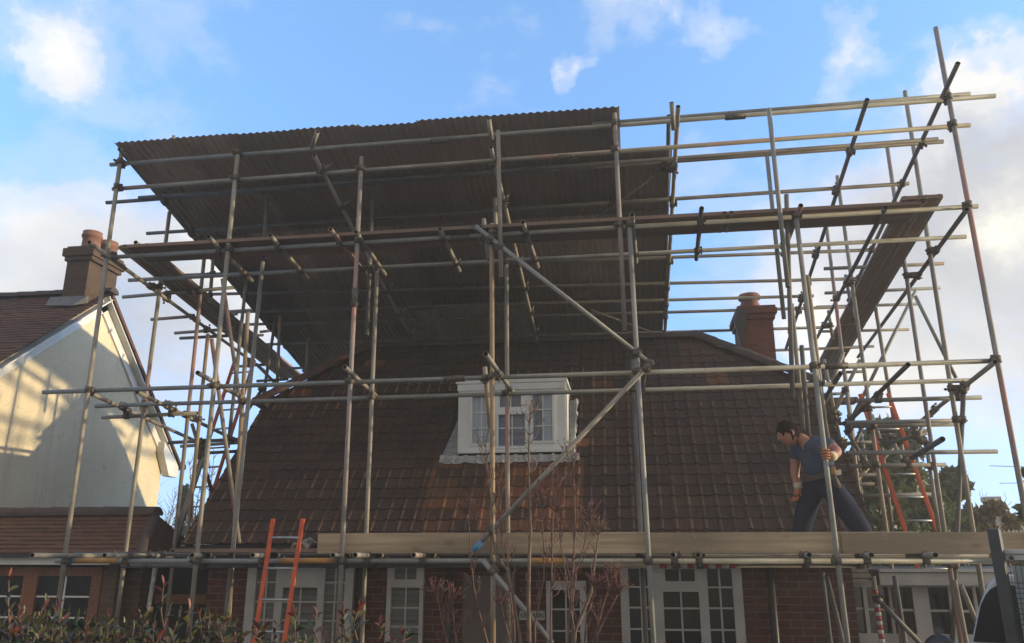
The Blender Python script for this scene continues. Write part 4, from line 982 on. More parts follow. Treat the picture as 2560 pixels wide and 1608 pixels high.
def temp_roof():
    # purlins along the house, rafters down the slope
    pu = lambda x0, y0, x1, y1, m='tube_dark', z0=6.42: T(canopy, 'purlin', x0, y0, x1, y1, ('C', z0), m)
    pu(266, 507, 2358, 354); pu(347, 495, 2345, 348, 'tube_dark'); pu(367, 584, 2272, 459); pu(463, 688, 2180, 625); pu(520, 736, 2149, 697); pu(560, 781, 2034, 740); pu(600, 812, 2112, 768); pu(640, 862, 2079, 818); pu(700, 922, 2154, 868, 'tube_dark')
    def rafter(xw, y0, y1, z0, mat, nm='rafter'): tube(canopy, nm, (xw, y0, zc(y0, z0)), (xw, y1, zc(y1, z0)), mat)
    def lattice(px_top, py_top, px_bot, py_bot, y1, m):
        a = PY(px_bot, py_bot, 7.30); x = a.x; zb = a.z + TC * (7.30 - 7.5)
        t = PY(px_top, py_top, 7.0); zt = t.z + TC * (7.0 - 7.5)
        rafter(x, 7.28, y1, zb, m); tube(canopy, 'post', (x + .03, 7.14, zc(7.14, zb) - .02), (t.x, 7.0, t.z), m)
        k = 0; y = 7.5; zt2 = 6.40
        while y < y1 - .5:
            tube(canopy, 'lacing', (x + .02, y, zc(y, zb)), (x + .02, y + (.26 if k % 2 == 0 else .3), zc(y + .26, min(zt2, zb + .26))), 'tube_warm', .011); y += .62; k += 1
    lattice(793, 330, 787, 392, 12.9, 'tube_red'); lattice(1222, 298, 1228, 372, 12.6, 'tube_warm')
    a = PY(1684, 320, 7.6); xr = .63
    rafter(xr, 7.3, 12.6, 6.34, 'tube_warm'); tube(canopy, 'post', PY(1684, 325, 7.35), PY(1679, 256, 7.15), 'tube_warm'); T(canopy, 'post', 1672, 290, 1662, 842, ('C', 6.48), 'tube_dark')
    T(canopy, 'rafter', 2168, 249, 1965, 872, ('C', 6.36), 'tube_dark'); T(canopy, 'rafter', 2395, 158, 2120, 752, ('C', 6.42), 'tube_dark')
    rafter(-5.36, 7.35, 13.1, 6.36, 'tube_dark')
    T(canopy, 'brace', 1477, 775, 1660, 842, ('C', 6.15), 'tube_rust', r=.016)  # tan tube colour stands in for yellow sunlight on this thin brace
    T(canopy, 'brace', 1420, 600, 1660, 420, ('C', 6.37), 'tube_dark', r=.014)
    T(canopy, 'post', 435, 340, 433, 375, ('Y', 8.6), 'tube')
    T(canopy, 'standard', 1541, 285, 1538, 360, ('Y', 7.66), 'tube_warm', r=.018)
    couple(canopy, .12, 70)
    # corrugated sheets: columns x rows, each sheet its own part
    rs = random.Random(3); pit = 0.0762; wS = pit * 9
    rows = [(7.43, 9.35, .012), (9.2, 11.3, .006), (11.15, 13.32, .0)]
    def sheet(x0, x1, y0, y1, lift):
        mb = MB(); n = max(2, int(round((x1 - x0) / pit * 8))); vs = []
        tl = rs.uniform(-.006, .006)
        for y in (y0, y1):
            for side in (0, 1):
                for i in range(n + 1):
                    x = x0 + (x1 - x0) * i / n
                    z = zc(y, 6.487) + lift + tl + .0082 * math.cos(2 * math.pi * (x + 5.5) / pit) + (.0012 if side else 0)
                    vs.append((x, y, z))
        k = n + 1
        fs = [(i, i + 1, 2 * k + i + 1, 2 * k + i)[::-1] for i in range(n)] + [(k + i, k + i + 1, 3 * k + i + 1, 3 * k + i) for i in range(n)] + [(i, i + 1, k + i + 1, k + i) for i in range(n)] + [(2 * k + i, 2 * k + i + 1, 3 * k + i + 1, 3 * k + i)[::-1] for i in range(n)]
        mb.add(vs, fs, 0, False); mb.sm = [True] * (2 * n) + [False] * (2 * n)
        mb.build('corrugated_sheet', M['sheet'], canopy)
    x = -5.46; c = 0
    while x < .55:
        x1 = min(x + wS, .58)
        for k, (y0, y1, lf) in enumerate(rows):
            yy0 = y0 + rs.uniform(-.02, .02)
            xx1 = x1
            if k == 0 and x > -.1: yy0 = 8.10
            if k == 0 and x <= -.1 < .0 and x1 > .05: xx1 = 0.02; sheet(.02 - .03, x1 + .03, 8.1, y1, lf + .004)
            sheet(x - .03, xx1 + .03 if xx1 == x1 else xx1, yy0, y1 + rs.uniform(-.02, .02), lf + (.003 if c % 2 else 0))
        x += wS; c += 1
temp_roof()

# ------------------------------------------------------------------ boards
BG = 'scaffold boards'
def plank(q, z, th, label, mat='board_y', group=BG, name='scaffold_board'):
    """four plan corners (x, y) counter-clockwise"""
    cx = sum(p[0] for p in q) / 4; cy = sum(p[1] for p in q) / 4
    t = thing(name, (cx, cy, z), label, 'plank', group)
    mb = MB(); mb.hexa([(p[0], p[1], z) for p in q], [(p[0], p[1], z + th) for p in q]); mb.build('board', M[mat], t, bevel=.004)
    for a, b in (((0, 1), (3, 2)), ((1, 0), (2, 3))):      # thin steel straps round the ends
        s = MB(); P = [Vector((q[i][0], q[i][1], 0)) for i in (0, 1, 2, 3)]
        e0, e1 = (P[0], P[3]) if a[0] == 0 else (P[1], P[2]); o0, o1 = (P[1], P[2]) if a[0] == 0 else (P[0], P[3])
        d0 = (o0 - e0).normalized(); d1 = (o1 - e1).normalized(); up = Vector((0, 0, 1))
        k = [e0 + d0 * .02, e0 + d0 * .045, e1 + d1 * .045, e1 + d1 * .02]
        if (k[1] - k[0]).cross(k[3] - k[0]).z < 0: k = k[::-1]
        s.hexa([p + up * (z - .0015) for p in k], [p + up * (z + th + .0015) for p in k]); s.build('end_strap', M['strap'], t)
    return t
def boards():
    zb = 5.277
    # front run, two boards deep, three lengths
    spans = [(-5.25, -1.403), (-1.40, 1.048), (1.051, 2.86)]
    names = ['upper front board at the gable end', 'upper front board in the middle of the run behind the long brace', 'upper front board at the chimney end under the crossing planks']
    for (a, b), nm in zip(spans, names):
        for k, (y0, y1) in enumerate(((7.47, 7.695), (7.70, 7.925))):
            plank([(a, y0), (b, y0), (b, y1), (a, y1)], zb, .038, 'brown ' + nm + (', outer edge' if k == 0 else ', inner edge'), 'board_x')
    def run(q, z, label, side):
        P = [PZ(x, y, z) for x, y in q]; nl, nr, fr, fl = P
        for k in range(2):
            a, b = k / 2 + .004, (k + 1) / 2 - .004
            for (s, e, nm) in ((0, .52, 'near'), (.525, 1.0, 'far')):
                A = nl.lerp(nr, a); B = nl.lerp(nr, b); C_ = fl.lerp(fr, a); D_ = fl.lerp(fr, b)
                # equalise the width along the run
                c0, c1 = A.lerp(C_, s), A.lerp(C_, e); d0, d1 = B.lerp(D_, s), B.lerp(D_, e)
                plank([(c0.x, c0.y), (d0.x, d0.y), (d1.x, d1.y), (c1.x, c1.y)], z, .038, f'{label}, {nm} length on its {"outer" if (k == 0) == (side == "l") else "inner"} edge', 'board_y')
    run([(295, 622), (372, 616), (762, 946), (700, 946)], 5.318, 'brown side board running back beside the cream gable', 'l')
    run([(2255, 500), (2359, 494), (2080, 950), (2022, 955)], 5.318, 'brown side board running back past the brick chimney', 'r')
    # lower platform: boards and toe boards
    for i, (a, b) in enumerate(((-4.4, -.7), (-.68, 3.1))):
        for k, (y0, y1) in enumerate(((7.62, 7.845), (7.85, 8.075), (8.08, 8.235))):
            plank([(a, y0), (b, y0), (b, y1), (a, y1)], 2.155, .036, ('lower platform board at the gable end' if i == 0 else 'lower platform board under the workman') + (', outermost', ', middle', ', next to the eaves')[k], 'board_x')
    def toe(xa, xb, y, za, zb_, label, tilt=0):
        t = thing('toe_board', ((xa + xb) / 2, y, za), label, 'plank', 'toe boards along the lower platform')
        mb = MB(); mb.hexa([(xa, y - .018, za), (xb, y - .018, za + tilt), (xb, y + .018, za + tilt), (xa, y + .018, za)], [(xa, y - .018, zb_), (xb, y - .018, zb_ + tilt), (xb, y + .018, zb_ + tilt), (xa, y + .018, zb_)])
        mb.build('board', M['toe_wood'], t, bevel=.004)
    Yt = 7.60
    x = lambda p: PY(p, 1360, Yt).x
    toe(x(795), x(1622), Yt, PY(1200, 1384, Yt).z, PY(1200, 1332, Yt).z, 'pale weathered toe board left of the middle pole, beside the orange ladder')
    toe(x(1624), x(2300), Yt, PY(1900, 1384, Yt).z, PY(1900, 1331, Yt).z, 'pale weathered toe board in front of the workman')
    toe(x(2100), x(2760), Yt - .0405, PY(2400, 1385, Yt).z, PY(2400, 1331, Yt).z, 'pale weathered toe board running out of view behind the dark truck post')
    # end board lying across the lift at the right (seen edge-on)
    a = PY(2064, 1000, 10.6); b = PY(2136, 1000, 10.6)
    plank([(a.x, 10.5), (b.x + .02, 10.5), (b.x + .02, 10.72), (a.x, 10.72)], a.z - .05, .06, 'short dark board end behind the scaffold poles above the workman', 'board_x')
    # heap of broken tile and mortar on the platform
    rs = random.Random(8); c = PY(772, 1370, 7.7)
    hp = thing('rubble_heap', (c.x, 7.75, 2.191), 'small heap of broken mortar and tile bits at the toe board end', 'rubble')
    for i in range(26):
        s = rs.uniform(.012, .032); u = rs.random(); px = c.x - .16 + .26 * u; py = 7.69 + rs.uniform(-.05, .12); pz = 2.195 + s * .6 + rs.random() * .11 * u
        mb = MB(); vs = [Vector((rs.uniform(.6, 1) * sx * s, rs.uniform(.6, 1) * sy * s, rs.uniform(.5, .9) * sz * s)) for sz in (-1, 1) for sx, sy in ((-1, -1), (1, -1), (1, 1), (-1, 1))]
        R3 = Matrix.Rotation(rs.uniform(0, 6), 3, Vector((rs.random(), rs.random(), rs.random() + .01)).normalized())
        vs = [R3 @ v + Vector((px, py, pz)) for v in vs]; mb.hexa(vs[:4], vs[4:]); mb.build('lump', M['mortar'] if i % 3 else M['ridge_tile'], hp)
boards()

# ------------------------------------------------------------------ ladders
def ladder(pl, pr, n_r, y_r, spec_l, spec_r, mat, label, r=.017, ground=True, hook=False):
    (a, b), (c, d) = [[at(*p, spec_l) for p in pl], [at(*p, spec_r) for p in pr]]
    ends = []
    for q0, q1 in ((a, b), (c, d)):
        t = (q1 - q0); t = t * (1 / abs(t.z)); ends.append((q0, q1 + t * (q1.z - .01) if ground and q1.z > 0 else q1))
    root = thing('ladder', tuple((ends[0][1] + ends[1][1]) / 2), label, 'ladder')
    for q0, q1 in ends:
        mb = MB(); t = (q1 - q0).normalized(); w = (ends[1][0] - ends[0][0]).normalized()
        mb.bar(q0, q1, r * 1.3, r * 2.4, up=w); o = mb.build('stile', M[mat], root, bevel=.006)
        m2 = MB(); m2.bar(q1 - t * .06, q1, r * 1.6, r * 2.7, up=w); adopt(m2.build('rubber_foot', M['black']), o)
    L = (ends[0][1] - ends[0][0]).length; k = int((L - .2) / .27)
    for i in range(k):
        s = (.17 + i * .27) / L; p = ends[0][0].lerp(ends[0][1], s); q = ends[1][0].lerp(ends[1][1], s)
        mb = MB(); mb.cyl(p, q, .013, n=8); mb.build('rung', M['alu'], root)
    return root
def ladders():
    lad = ladder([(683, 1297), (637, 1597)], [(757, 1297), (710, 1607)], 6, None, ('Y', 7.36), ('Y', 7.36), 'orange', 'bright orange ladder leaning on the lower ledger in front of the windows')
    ladder([(586, 905), (478, 1236)], [(636, 900), (531, 1234)], 8, None, ('Y', 10.6), ('Y', 10.6), 'red_paint', 'faded red ladder at the back beside the cream gable', .02)
    ladder([(2150, 985), (2265, 1333)], [(2220, 983), (2345, 1333)], 8, None, ('Y', 10.2), ('Y', 10.2), 'orange', 'red ladder leaning inside the scaffold behind the workman', .02)
ladders()

# ------------------------------------------------------------------ the workman
def skin_mesh(verts, edges, radii, sub=2, root=0):
    me = bpy.data.meshes.new('skeleton'); me.from_pydata([tuple(v) for v in verts], edges, []); me.update()
    o = bpy.data.objects.new('skeleton', me); COL.objects.link(o)
    sk = o.modifiers.new('skin', 'SKIN'); sk.branch_smoothing = 0.6; sk.use_smooth_shade = True
    ss = o.modifiers.new('sub', 'SUBSURF'); ss.levels = sub; ss.render_levels = sub
    dat = me.skin_vertices[0].data
    for i, r in enumerate(radii):
        dat[i].radius = (r, r) if not isinstance(r, tuple) else r
        dat[i].use_root = (i == root)
    bpy.context.view_layer.update()
    out = bpy.data.meshes.new_from_object(o.evaluated_get(bpy.context.evaluated_depsgraph_get()))
    bpy.data.objects.remove(o); bpy.data.meshes.remove(me)
    return [v.co.copy() for v in out.vertices], [list(p.vertices) for p in out.polygons]
def add_skin(mb, chain, mi=0, sub=2):
    """chain: list of (point, radius, parent index)"""
    vs = [Vector(c[0]) for c in chain]; es = [(c[2], i) for i, c in enumerate(chain) if c[2] is not None]
    v, f = skin_mesh(vs, es, [c[1] for c in chain], sub); mb.add(v, f, mi, True)

def workman():
    P = PY
    root = thing('person', (P(2070, 1372, 7.95).x, 7.95, 2.19), 'workman in navy t-shirt and dark trousers striding along the platform, gripping a scaffold pole', 'person')
    skin = simple('skin', (0.42, 0.20, 0.13), (0.33, 0.145, 0.095), 10, 0.6)
    navy = simple('navy_cotton', (0.085, 0.105, 0.150), (0.058, 0.072, 0.108), 5, 0.95, 0, 1.0, 0.1)
    trou = simple('dark_navy_workwear', (0.032, 0.036, 0.060), (0.020, 0.023, 0.040), 5, 0.95, 0, 1.0, 0.1)
    glv = simple('orange_work_glove', (0.45, 0.17, 0.06), (0.36, 0.13, 0.06), 14, 0.8, 0, 0.3); cuff = simple('cream_glove_cuff', (0.55, 0.46, 0.30), (0.45, 0.36, 0.22), 14, 0.9)
    hair = simple('dark_brown_hair', (0.020, 0.012, 0.009), (0.012, 0.008, 0.007), 60, 0.95, 0, 0.6, 0.05)
    leather = simple('brown_leather', (0.075, 0.05, 0.04), (0.05, 0.035, 0.03), 12, 0.7, 0, 0.3)
    pel, bel, che = P(2056, 1204, 7.97), P(2050, 1166, 7.96), P(2036, 1124, 7.95)
    nb, n2 = P(2006, 1098, 7.94), P(1992, 1090, 7.93)
    sN, eN, wN = P(2066, 1110, 7.80), P(2096, 1130, 7.66), P(2077, 1144, 7.55)
    sF, eF, wF = P(1990, 1122, 8.12), P(1987, 1188, 8.12), P(1996, 1222, 8.08)
    hL, kL, aL = P(2034, 1222, 8.03), P(2012, 1286, 8.06), P(2000, 1362, 8.04)
    hR, kR, aR = P(2080, 1222, 7.90), P(2124, 1282, 7.88), P(2172, 1358, 7.86)
    for a in (aL, aR): a.z = 2.26
    tL = aL + Vector((-.15, -.02, -.035)); tR = aR + Vector((-.14, -.03, -.035))
    # body: one continuous surface
    mb = MB()
    add_skin(mb, [(pel, .115, None), (bel, .105, 0), (che, .105, 1), (nb, .060, 2), (n2, .060, 3),
                  (sN, .058, 2), (sN.lerp(eN, .5), .054, 5), (eN, .046, 6), (eN.lerp(wN, .4), .043, 7), (wN, .030, 8),
                  (sF, .056, 2), (sF.lerp(eF, .5), .052, 10), (eF, .043, 11), (eF.lerp(wF, .4), .040, 12), (wF, .029, 13),
                  (hL, .095, 0), (kL, .060, 15), (aL, .040, 16), (hR, .095, 0), (kR, .060, 18), (aR, .040, 19)])
    # head: a shaped grid, facing left and a little down
    hc = P(1970, 1084, 7.93); fw = Vector((-.93, -.16, -.34)).normalized(); sd_ = fw.cross(Vector((0, 0, 1))).normalized(); up = sd_.cross(fw).normalized()
    def headpt(th, ph, k=1.0):       # th: 0 crown .. pi chin ; ph: 0 = face
        d = Vector((math.sin(th) * math.cos(ph), math.sin(th) * math.sin(ph), math.cos(th)))
        x, y, z = d.x * .098, d.y * .076, d.z * .118
        if z < 0: y *= 1 - .28 * (-d.z) ** 1.2; x *= 1 - .12 * (-d.z)
        f = max(0, d.x)
        x += .026 * math.exp(-((d.y / .20) ** 2 + ((d.z + .14) / .17) ** 2)) * (f > 0) + .008 * math.exp(-((d.z - .18) / .10) ** 2) * f ** 2
        x -= .012 * math.exp(-((abs(d.y) - .36) / .16) ** 2 - ((d.z - .03) / .10) ** 2) * f      # eye sockets
        x += .010 * math.exp(-((d.y / .4) ** 2 + ((d.z + .48) / .07) ** 2)) * f                    # lips
        x += .014 * math.exp(-((d.y / .45) ** 2 + ((d.z + .80) / .14) ** 2)) * f                   # chin
        return hc + (fw * x + sd_ * y + up * z) * k
    def grid(mb, t0, t1, p0, p1, nt_, np_, k=1.0, mi=0, fn=None):
        vs = []
        for i in range(nt_ + 1):
            for j in range(np_ + 1):
                th = t0 + (t1 - t0) * i / nt_; ph = p0 + (p1 - p0) * j / np_
                vs.append(headpt(th, ph, k if fn is None else fn(th, ph)))
        mb.add(vs, [(i * (np_ + 1) + j, (i + 1) * (np_ + 1) + j, (i + 1) * (np_ + 1) + j + 1, i * (np_ + 1) + j + 1) for i in range(nt_) for j in range(np_)], mi, True)
    grid(mb, .01, math.pi - .01, -math.pi, math.pi, 30, 40)
    for s in (-1, 1):                # ears
        c = hc + sd_ * (s * .076) - fw * .008 - up * .012
        add_skin(mb, [(c - up * .022, .008, None), (c - fw * .012, .011, 0), (c + up * .026 - fw * .012, .012, 1), (c + up * .030 + fw * .006, .008, 2)], sub=1)
    body = mb.build('body', skin, root)
    h = MB()
    def hk(th, ph):
        lim = 1.25 if abs(ph) < .7 else (1.55 if abs(ph) < 1.5 else 2.1)
        return 1.045 + .018 * math.sin(ph * 11 + th * 9) + .012 * math.sin(ph * 23) if th < lim + .12 * math.sin(ph * 7) else 0.97
    grid(h, .01, 2.2, -math.pi, math.pi, 18, 40, fn=hk); h.build('hair', hair, root)
    e = MB()
    for s in (-1, 1):
        c = hc + fw * .083 + sd_ * (s * .030) + up * .004
        e.lathe(c, [(.001, -.005), (.004, -.003), (.005, 0), (.004, .003), (.001, .005)], 8)
    e.build('eyes', M['black'], root)
    # shirt
    mb = MB(); o = .018
    add_skin(mb, [(pel + Vector((0, 0, .02)), .160, None), (bel, .156, 0), (che, .165, 1), (nb + Vector((.03, 0, -.01)), .085, 2),
                  (sN, .088, 2), (sN.lerp(eN, .62), .080, 4), (sF, .084, 2), (sF.lerp(eF, .55), .074, 6)])
    mb.build('t_shirt', navy, root)
    mb = MB()
    add_skin(mb, [(pel, .150, None), (hL, .118, 0), (hL.lerp(kL, .5), .108, 1), (kL, .100, 2), (kL.lerp(aL, .5), .092, 3), (aL + Vector((0, 0, -.01)), .086, 4),
                  (hR, .120, 0), (hR.lerp(kR, .5), .112, 6), (kR, .104, 7), (kR.lerp(aR, .5), .094, 8), (aR + Vector((0, 0, -.01)), .088, 9), (pel + Vector((0, 0, .07)), .146, 0)])
    mb.build('trousers', trou, root)
    for a, t in ((aL, tL), (aR, tR)):
        b = MB(); add_skin(b, [(a + Vector((.05, 0, -.025)), .044, None), (a + Vector((-.03, 0, -.02)), .046, 0), (t, .040, 1)], sub=1); b.build('boot', leather, root)
    # gloves with five fingers: one closed round the pole, one hanging
    pole = P(2066, 1136, FY)
    pa, pb = P(1990, 540, FY), P(2119, 1607, FY); t_ = (pole.z - pa.z) / (pb.z - pa.z); pole = pa.lerp(pb, t_); ax = (pa - pb).normalized()
    g = MB(); out = (wN - pole); out = (out - ax * out.dot(ax)).normalized(); sidev = ax.cross(out).normalized()
    palm_c = pole + out * .042
    add_skin(g, [(wN, .034, None), (wN.lerp(palm_c, .6), .036, 0), (palm_c + ax * .0, .034, 1)], sub=1)
    for k in range(4):
        off = ax * (.036 - .024 * k); r = .0115 - .0008 * abs(k - 1); ch = []
        for q in range(6):
            an = R(15 + q * (40 - 3 * (k == 3))); rad = .036
            ch.append((pole + off + (out * math.cos(an) - sidev * math.sin(an)) * rad, r * (1 - .04 * q), q - 1 if q else None))
        add_skin(g, ch, sub=1)
    ch = []
    for q in range(4):
        an = R(-20 - q * 48); ch.append((pole + ax * (.052 + .004 * q) + (out * math.cos(an) - sidev * math.sin(an)) * .037, .013 - .001 * q, q - 1 if q else None))
    add_skin(g, ch, sub=1); g.build('glove', glv, root)
    c = MB(); c.path([wN.lerp(eN, .30), wN.lerp(eN, .06), wN.lerp(palm_c, .35)], [.045, .041, .038], 12); c.build('glove_cuff', cuff, root)
    g = MB(); dn = (P(1988, 1252, 8.04) - wF).normalized(); k0 = wF + dn * .06; sv = Vector((0.75, -.6, .1)); sv = (sv - dn * sv.dot(dn)).normalized(); fv = dn.cross(sv)
    add_skin(g, [(wF, .030, None), (wF + dn * .04, .038, 0), (wF + dn * .085, .036, 1)], sub=1)
    for k in range(4):
        b = wF + dn * .085 + sv * (.028 - .0185 * k); L = (.062, .072, .068, .052)[k]
        add_skin(g, [(b, .0105, None), (b + dn * L * .45 + fv * .006, .0100, 0), (b + dn * L * .8 + fv * .02, .0092, 1), (b + dn * L * .98 + fv * .036, .008, 2)], sub=1)
    b = wF + dn * .03 + sv * .035; add_skin(g, [(b, .013, None), (b + sv * .02 + dn * .03 + fv * .01, .0115, 0), (b + sv * .022 + dn * .058 + fv * .016, .0095, 1)], sub=1)
    g.build('glove', glv, root)
    c = MB(); c.path([wF.lerp(eF, .36), wF.lerp(eF, .05), wF + dn * .015], [.041, .038, .036], 12); c.build('glove_cuff', cuff, root)
    # belt, pouch, yellow tape measure
    bt = MB(); ctr = pel + Vector((0.0, 0, .045)); n = 28; vs = []
    for z in (-.024, .024):
        for i in range(n):
            an = 2 * math.pi * i / n; vs.append(ctr + Vector((math.cos(an) * .172, math.sin(an) * .160, z + .035 * math.cos(an))))
    bt.add(vs, [(i, (i + 1) % n, n + (i + 1) % n, n + i) for i in range(n)], 0, True); bt.build('tool_belt', leather, root)
    y = MB(); a = P(2083, 1176, 7.80); y.box((a.x - .022, a.y - .02, a.z - .034), (a.x + .020, a.y + .012, a.z + .034)); y.build('tape_measure', M['yellow_sleeve'], root, bevel=.008)
    y = MB(); a, b = P(2080, 1188, 7.78), P(2096, 1222, 7.78); y.path([a, a.lerp(b, .5), b], [.03, .036, .03], 10); y.build('pouch', leather, root)
workman()

# ------------------------------------------------------------------ foliage helpers
def leaf_cloud(name, mat, pts, size, seed, parent, aspect=1.5, up=0.0):
    """pts: list of (point, scale, tone).  every leaf is a small folded face pair"""
    rs = random.Random(seed); vs = []; fs = []; tones = []
    for p, s, tn in pts:
        L = size * s * rs.uniform(.7, 1.3); w = L / aspect / 2
        d = Vector((rs.gauss(0, 1), rs.gauss(0, 1), rs.gauss(0, 1) + up))
        if d.length < 1e-3: continue
        d.normalize(); u = d.orthogonal(); u.rotate(Quaternion(d, rs.uniform(0, 6.28))); u.normalize(); n = d.cross(u)
        o = len(vs); p = Vector(p)
        vs += [p, p + d * L * .45 + u * w + n * w * .35, p + d * L, p + d * L * .45 - u * w + n * w * .35, p + d * L * .5]
        fs += [(o, o + 1, o + 2, o + 4), (o, o + 4, o + 2, o + 3)]; tones += [tn, tn]
    me = bpy.data.meshes.new(name); me.from_pydata([tuple(v) for v in vs], [], fs); me.materials.append(mat)
    at_ = me.attributes.new('tone', 'FLOAT', 'FACE'); at_.data.foreach_set('value', tones); me.update()
    o = bpy.data.objects.new(name, me); COL.objects.link(o)
    if parent is not None: adopt(o, parent)
    return o
def crown_points(lumps, n, rs, shell=.55):
    """points through overlapping ellipsoid lumps, thinned at the rim"""
    pts = []; wts = [l[1] ** 2 for l in lumps]
    for _ in range(n):
        c, r = rs.choices(lumps, wts)[0]
        d = Vector((rs.gauss(0, 1), rs.gauss(0, 1), rs.gauss(0, 1))).normalized(); q = r * (rs.random() ** .45) * rs.uniform(.82, 1.12)
        p = Vector(c) + Vector((d.x, d.y, d.z * .85)) * q
        if mnoise.noise(p * 2.3) < -.40: continue
        pts.append((p, 1, min(1, max(0, .5 + .55 * mnoise.noise(p * 1.1) + rs.uniform(-.25, .25)))))
    return pts
def broad_tree(name, px, Y, x_half, y_top, label, cat, mat, n, leaf, seed, group='trees beyond the scaffold', trunk_r=.12, lumps_n=16):
    rs = random.Random(seed); base = PY(px, 1397, Y); ht = PY(px, y_top, Y).z; hw = x_half * base.y / 2040
    root = thing(name, (base.x, Y, 0), label, cat, group)
    lumps = []
    for i in range(lumps_n):
        z = ht * rs.uniform(.30, .93); k = math.sin(math.pi * min(1, max(.15, (1.02 - z / ht) * 1.1))) ** .6
        an = rs.uniform(0, 6.28); rr = hw * k * rs.uniform(.2, .8)
        lumps.append(((base.x + math.cos(an) * rr, Y + math.sin(an) * rr * .8, z), hw * rs.uniform(.22, .42)))
    lumps.append(((base.x + hw * .1, Y, ht - hw * .25), hw * .25))
    t = MB(); t.path([(base.x, Y, 0), (base.x + .05, Y, ht * .35), (base.x - .03, Y, ht * .7), (base.x, Y, ht * .92)], [trunk_r, trunk_r * .75, trunk_r * .45, .02], 9); t.build('trunk', M['bark'], root)
    for c, r in lumps[:9]:
        b = MB(); c = Vector(c); s = Vector((base.x, Y, max(.4, c.z - r - .5))); b.path([s, s.lerp(c, .5) + Vector((0, 0, .1)), c], [trunk_r * .4, trunk_r * .28, .012], 6); b.build('limb', M['bark'], root)
    leaf_cloud('crown', mat, crown_points(lumps, n, rs), leaf, seed, root)
    return root
def fir_tree(px, Y, y_top, x_half, label, seed):
    rs = random.Random(seed); b = PY(px, 1397, Y); ht = PY(px, y_top, Y).z; hw = x_half * Y / 2040
    root = thing('fir_tree', (b.x, Y, 0), label, 'tree')
    t = MB(); t.path([(b.x, Y, 0), (b.x, Y, ht * .6), (b.x, Y, ht)], [.14, .08, .01], 8); t.build('trunk', M['bark'], root)
    pts = []; z = .25 * ht
    while z < ht - .05:
        f = (ht - z) / (ht * .75); L = hw * (f ** .8) * rs.uniform(.75, 1.15); k = 7
        for i in range(k):
            an = rs.uniform(0, 6.28); Lb = L * rs.uniform(.6, 1.1)
            for q in range(26):
                s = (q + rs.random()) / 26
                p = Vector((b.x + math.cos(an) * Lb * s + rs.gauss(0, .03), Y + math.sin(an) * Lb * s + rs.gauss(0, .03), z + .10 * s - .32 * s * s * f + rs.gauss(0, .035)))
                pts.append((p, .6 + .6 * (1 - s), rs.random()))
        z += .15
    leaf_cloud('crown', M['leaf_fir'], pts, .13, seed, root, 3.5)
def bare_tree(name, px, Y, y_top, spread, label, seed, group=None, mat='twig', nmain=7):
    rs = random.Random(seed); b = PY(px, 1397, Y); ht = PY(px, y_top, Y).z; sp = spread * Y / 2040
    root = thing(name, (b.x, Y, 0), label, 'tree', group)
    t = MB(); t.path([(b.x, Y, 0), (b.x + .04, Y, ht * .4)], [.09, .06], 7); t.build('trunk', M['bark'], root)
    m = MB()
    for i in range(nmain):
        an = rs.uniform(0, 6.28); e = Vector((b.x + math.cos(an) * sp * rs.uniform(.2, 1), Y + math.sin(an) * sp * .6, ht * rs.uniform(.75, 1))); s = Vector((b.x + .02, Y, ht * rs.uniform(.2, .4)))
        mid = s.lerp(e, .45) + Vector((rs.gauss(0, .08), rs.gauss(0, .08), .15)); m.path([s, mid, e], [.03, .018, .005], 5)
        for q in range(14):
            u = rs.uniform(.25, 1); p = s.lerp(mid, u / .45) if u < .45 else mid.lerp(e, (u - .45) / .55)
            d = Vector((rs.gauss(0, .5), rs.gauss(0, .5), rs.uniform(.4, 1.2))) * sp * .5; m.path([p, p + d * .5 + Vector((rs.gauss(0, .04), 0, 0)), p + d], [.009, .006, .003], 4)
    m.build('crown', M[mat], root)
broad_tree('evergreen_tree', 2235, 16.0, 165, 1045, 'large leafy evergreen tree spreading behind the red ladder', 'tree', M['leaf_ever'], 30000, .18, 21, lumps_n=22)
broad_tree('evergreen_tree', 2095, 14.5, 80, 1015, 'tall evergreen tree directly behind the workman', 'tree', M['leaf_ever'], 12000, .17, 25, lumps_n=16)
broad_tree('shrub', 2120, 12.6, 70, 1095, 'brown leaved shrub just behind the back of the workman', 'shrub', M['leaf_brown'], 4200, .10, 26, trunk_r=.05)
broad_tree('evergreen_tree', 2395, 17.0, 80, 1170, 'smaller pointed evergreen tree right of the red ladder', 'tree', M['leaf_ever'], 8000, .17, 22)
broad_tree('shrub', 2500, 15.0, 75, 1250, 'russet brown shrub beyond the dark truck post', 'shrub', M['leaf_brown'], 3600, .12, 23, trunk_r=.05)
broad_tree('shrub', 2300, 14.0, 90, 1262, 'dark green shrub low behind the red ladder', 'shrub', M['leaf_ever'], 4200, .12, 27, trunk_r=.05)
broad_tree('evergreen_tree', 2604, 11.0, 46, 1175, 'dark evergreen bush just entering the right edge above the truck', 'tree', M['leaf_ever'], 2500, .11, 24, trunk_r=.05)
fir_tree(446, 21.0, 1208, 50, 'dark fir tree in the gap between the cream gable and the tiled roof', 31)
bare_tree('bare_tree', 400, 24.0, 1195, 60, 'leafless tree behind the fir beside the cream gable', 32, 'leafless trees far behind')
bare_tree('bare_tree', 2520, 22.0, 1215, 60, 'leafless tree above the russet shrub at the far right', 33, 'leafless trees far behind')
bare_tree('bare_tree', 480, 16.0, 1130, 50, 'leafless twiggy tree touching the dark roof verge behind the red ladder', 34, 'leafless trees far behind')
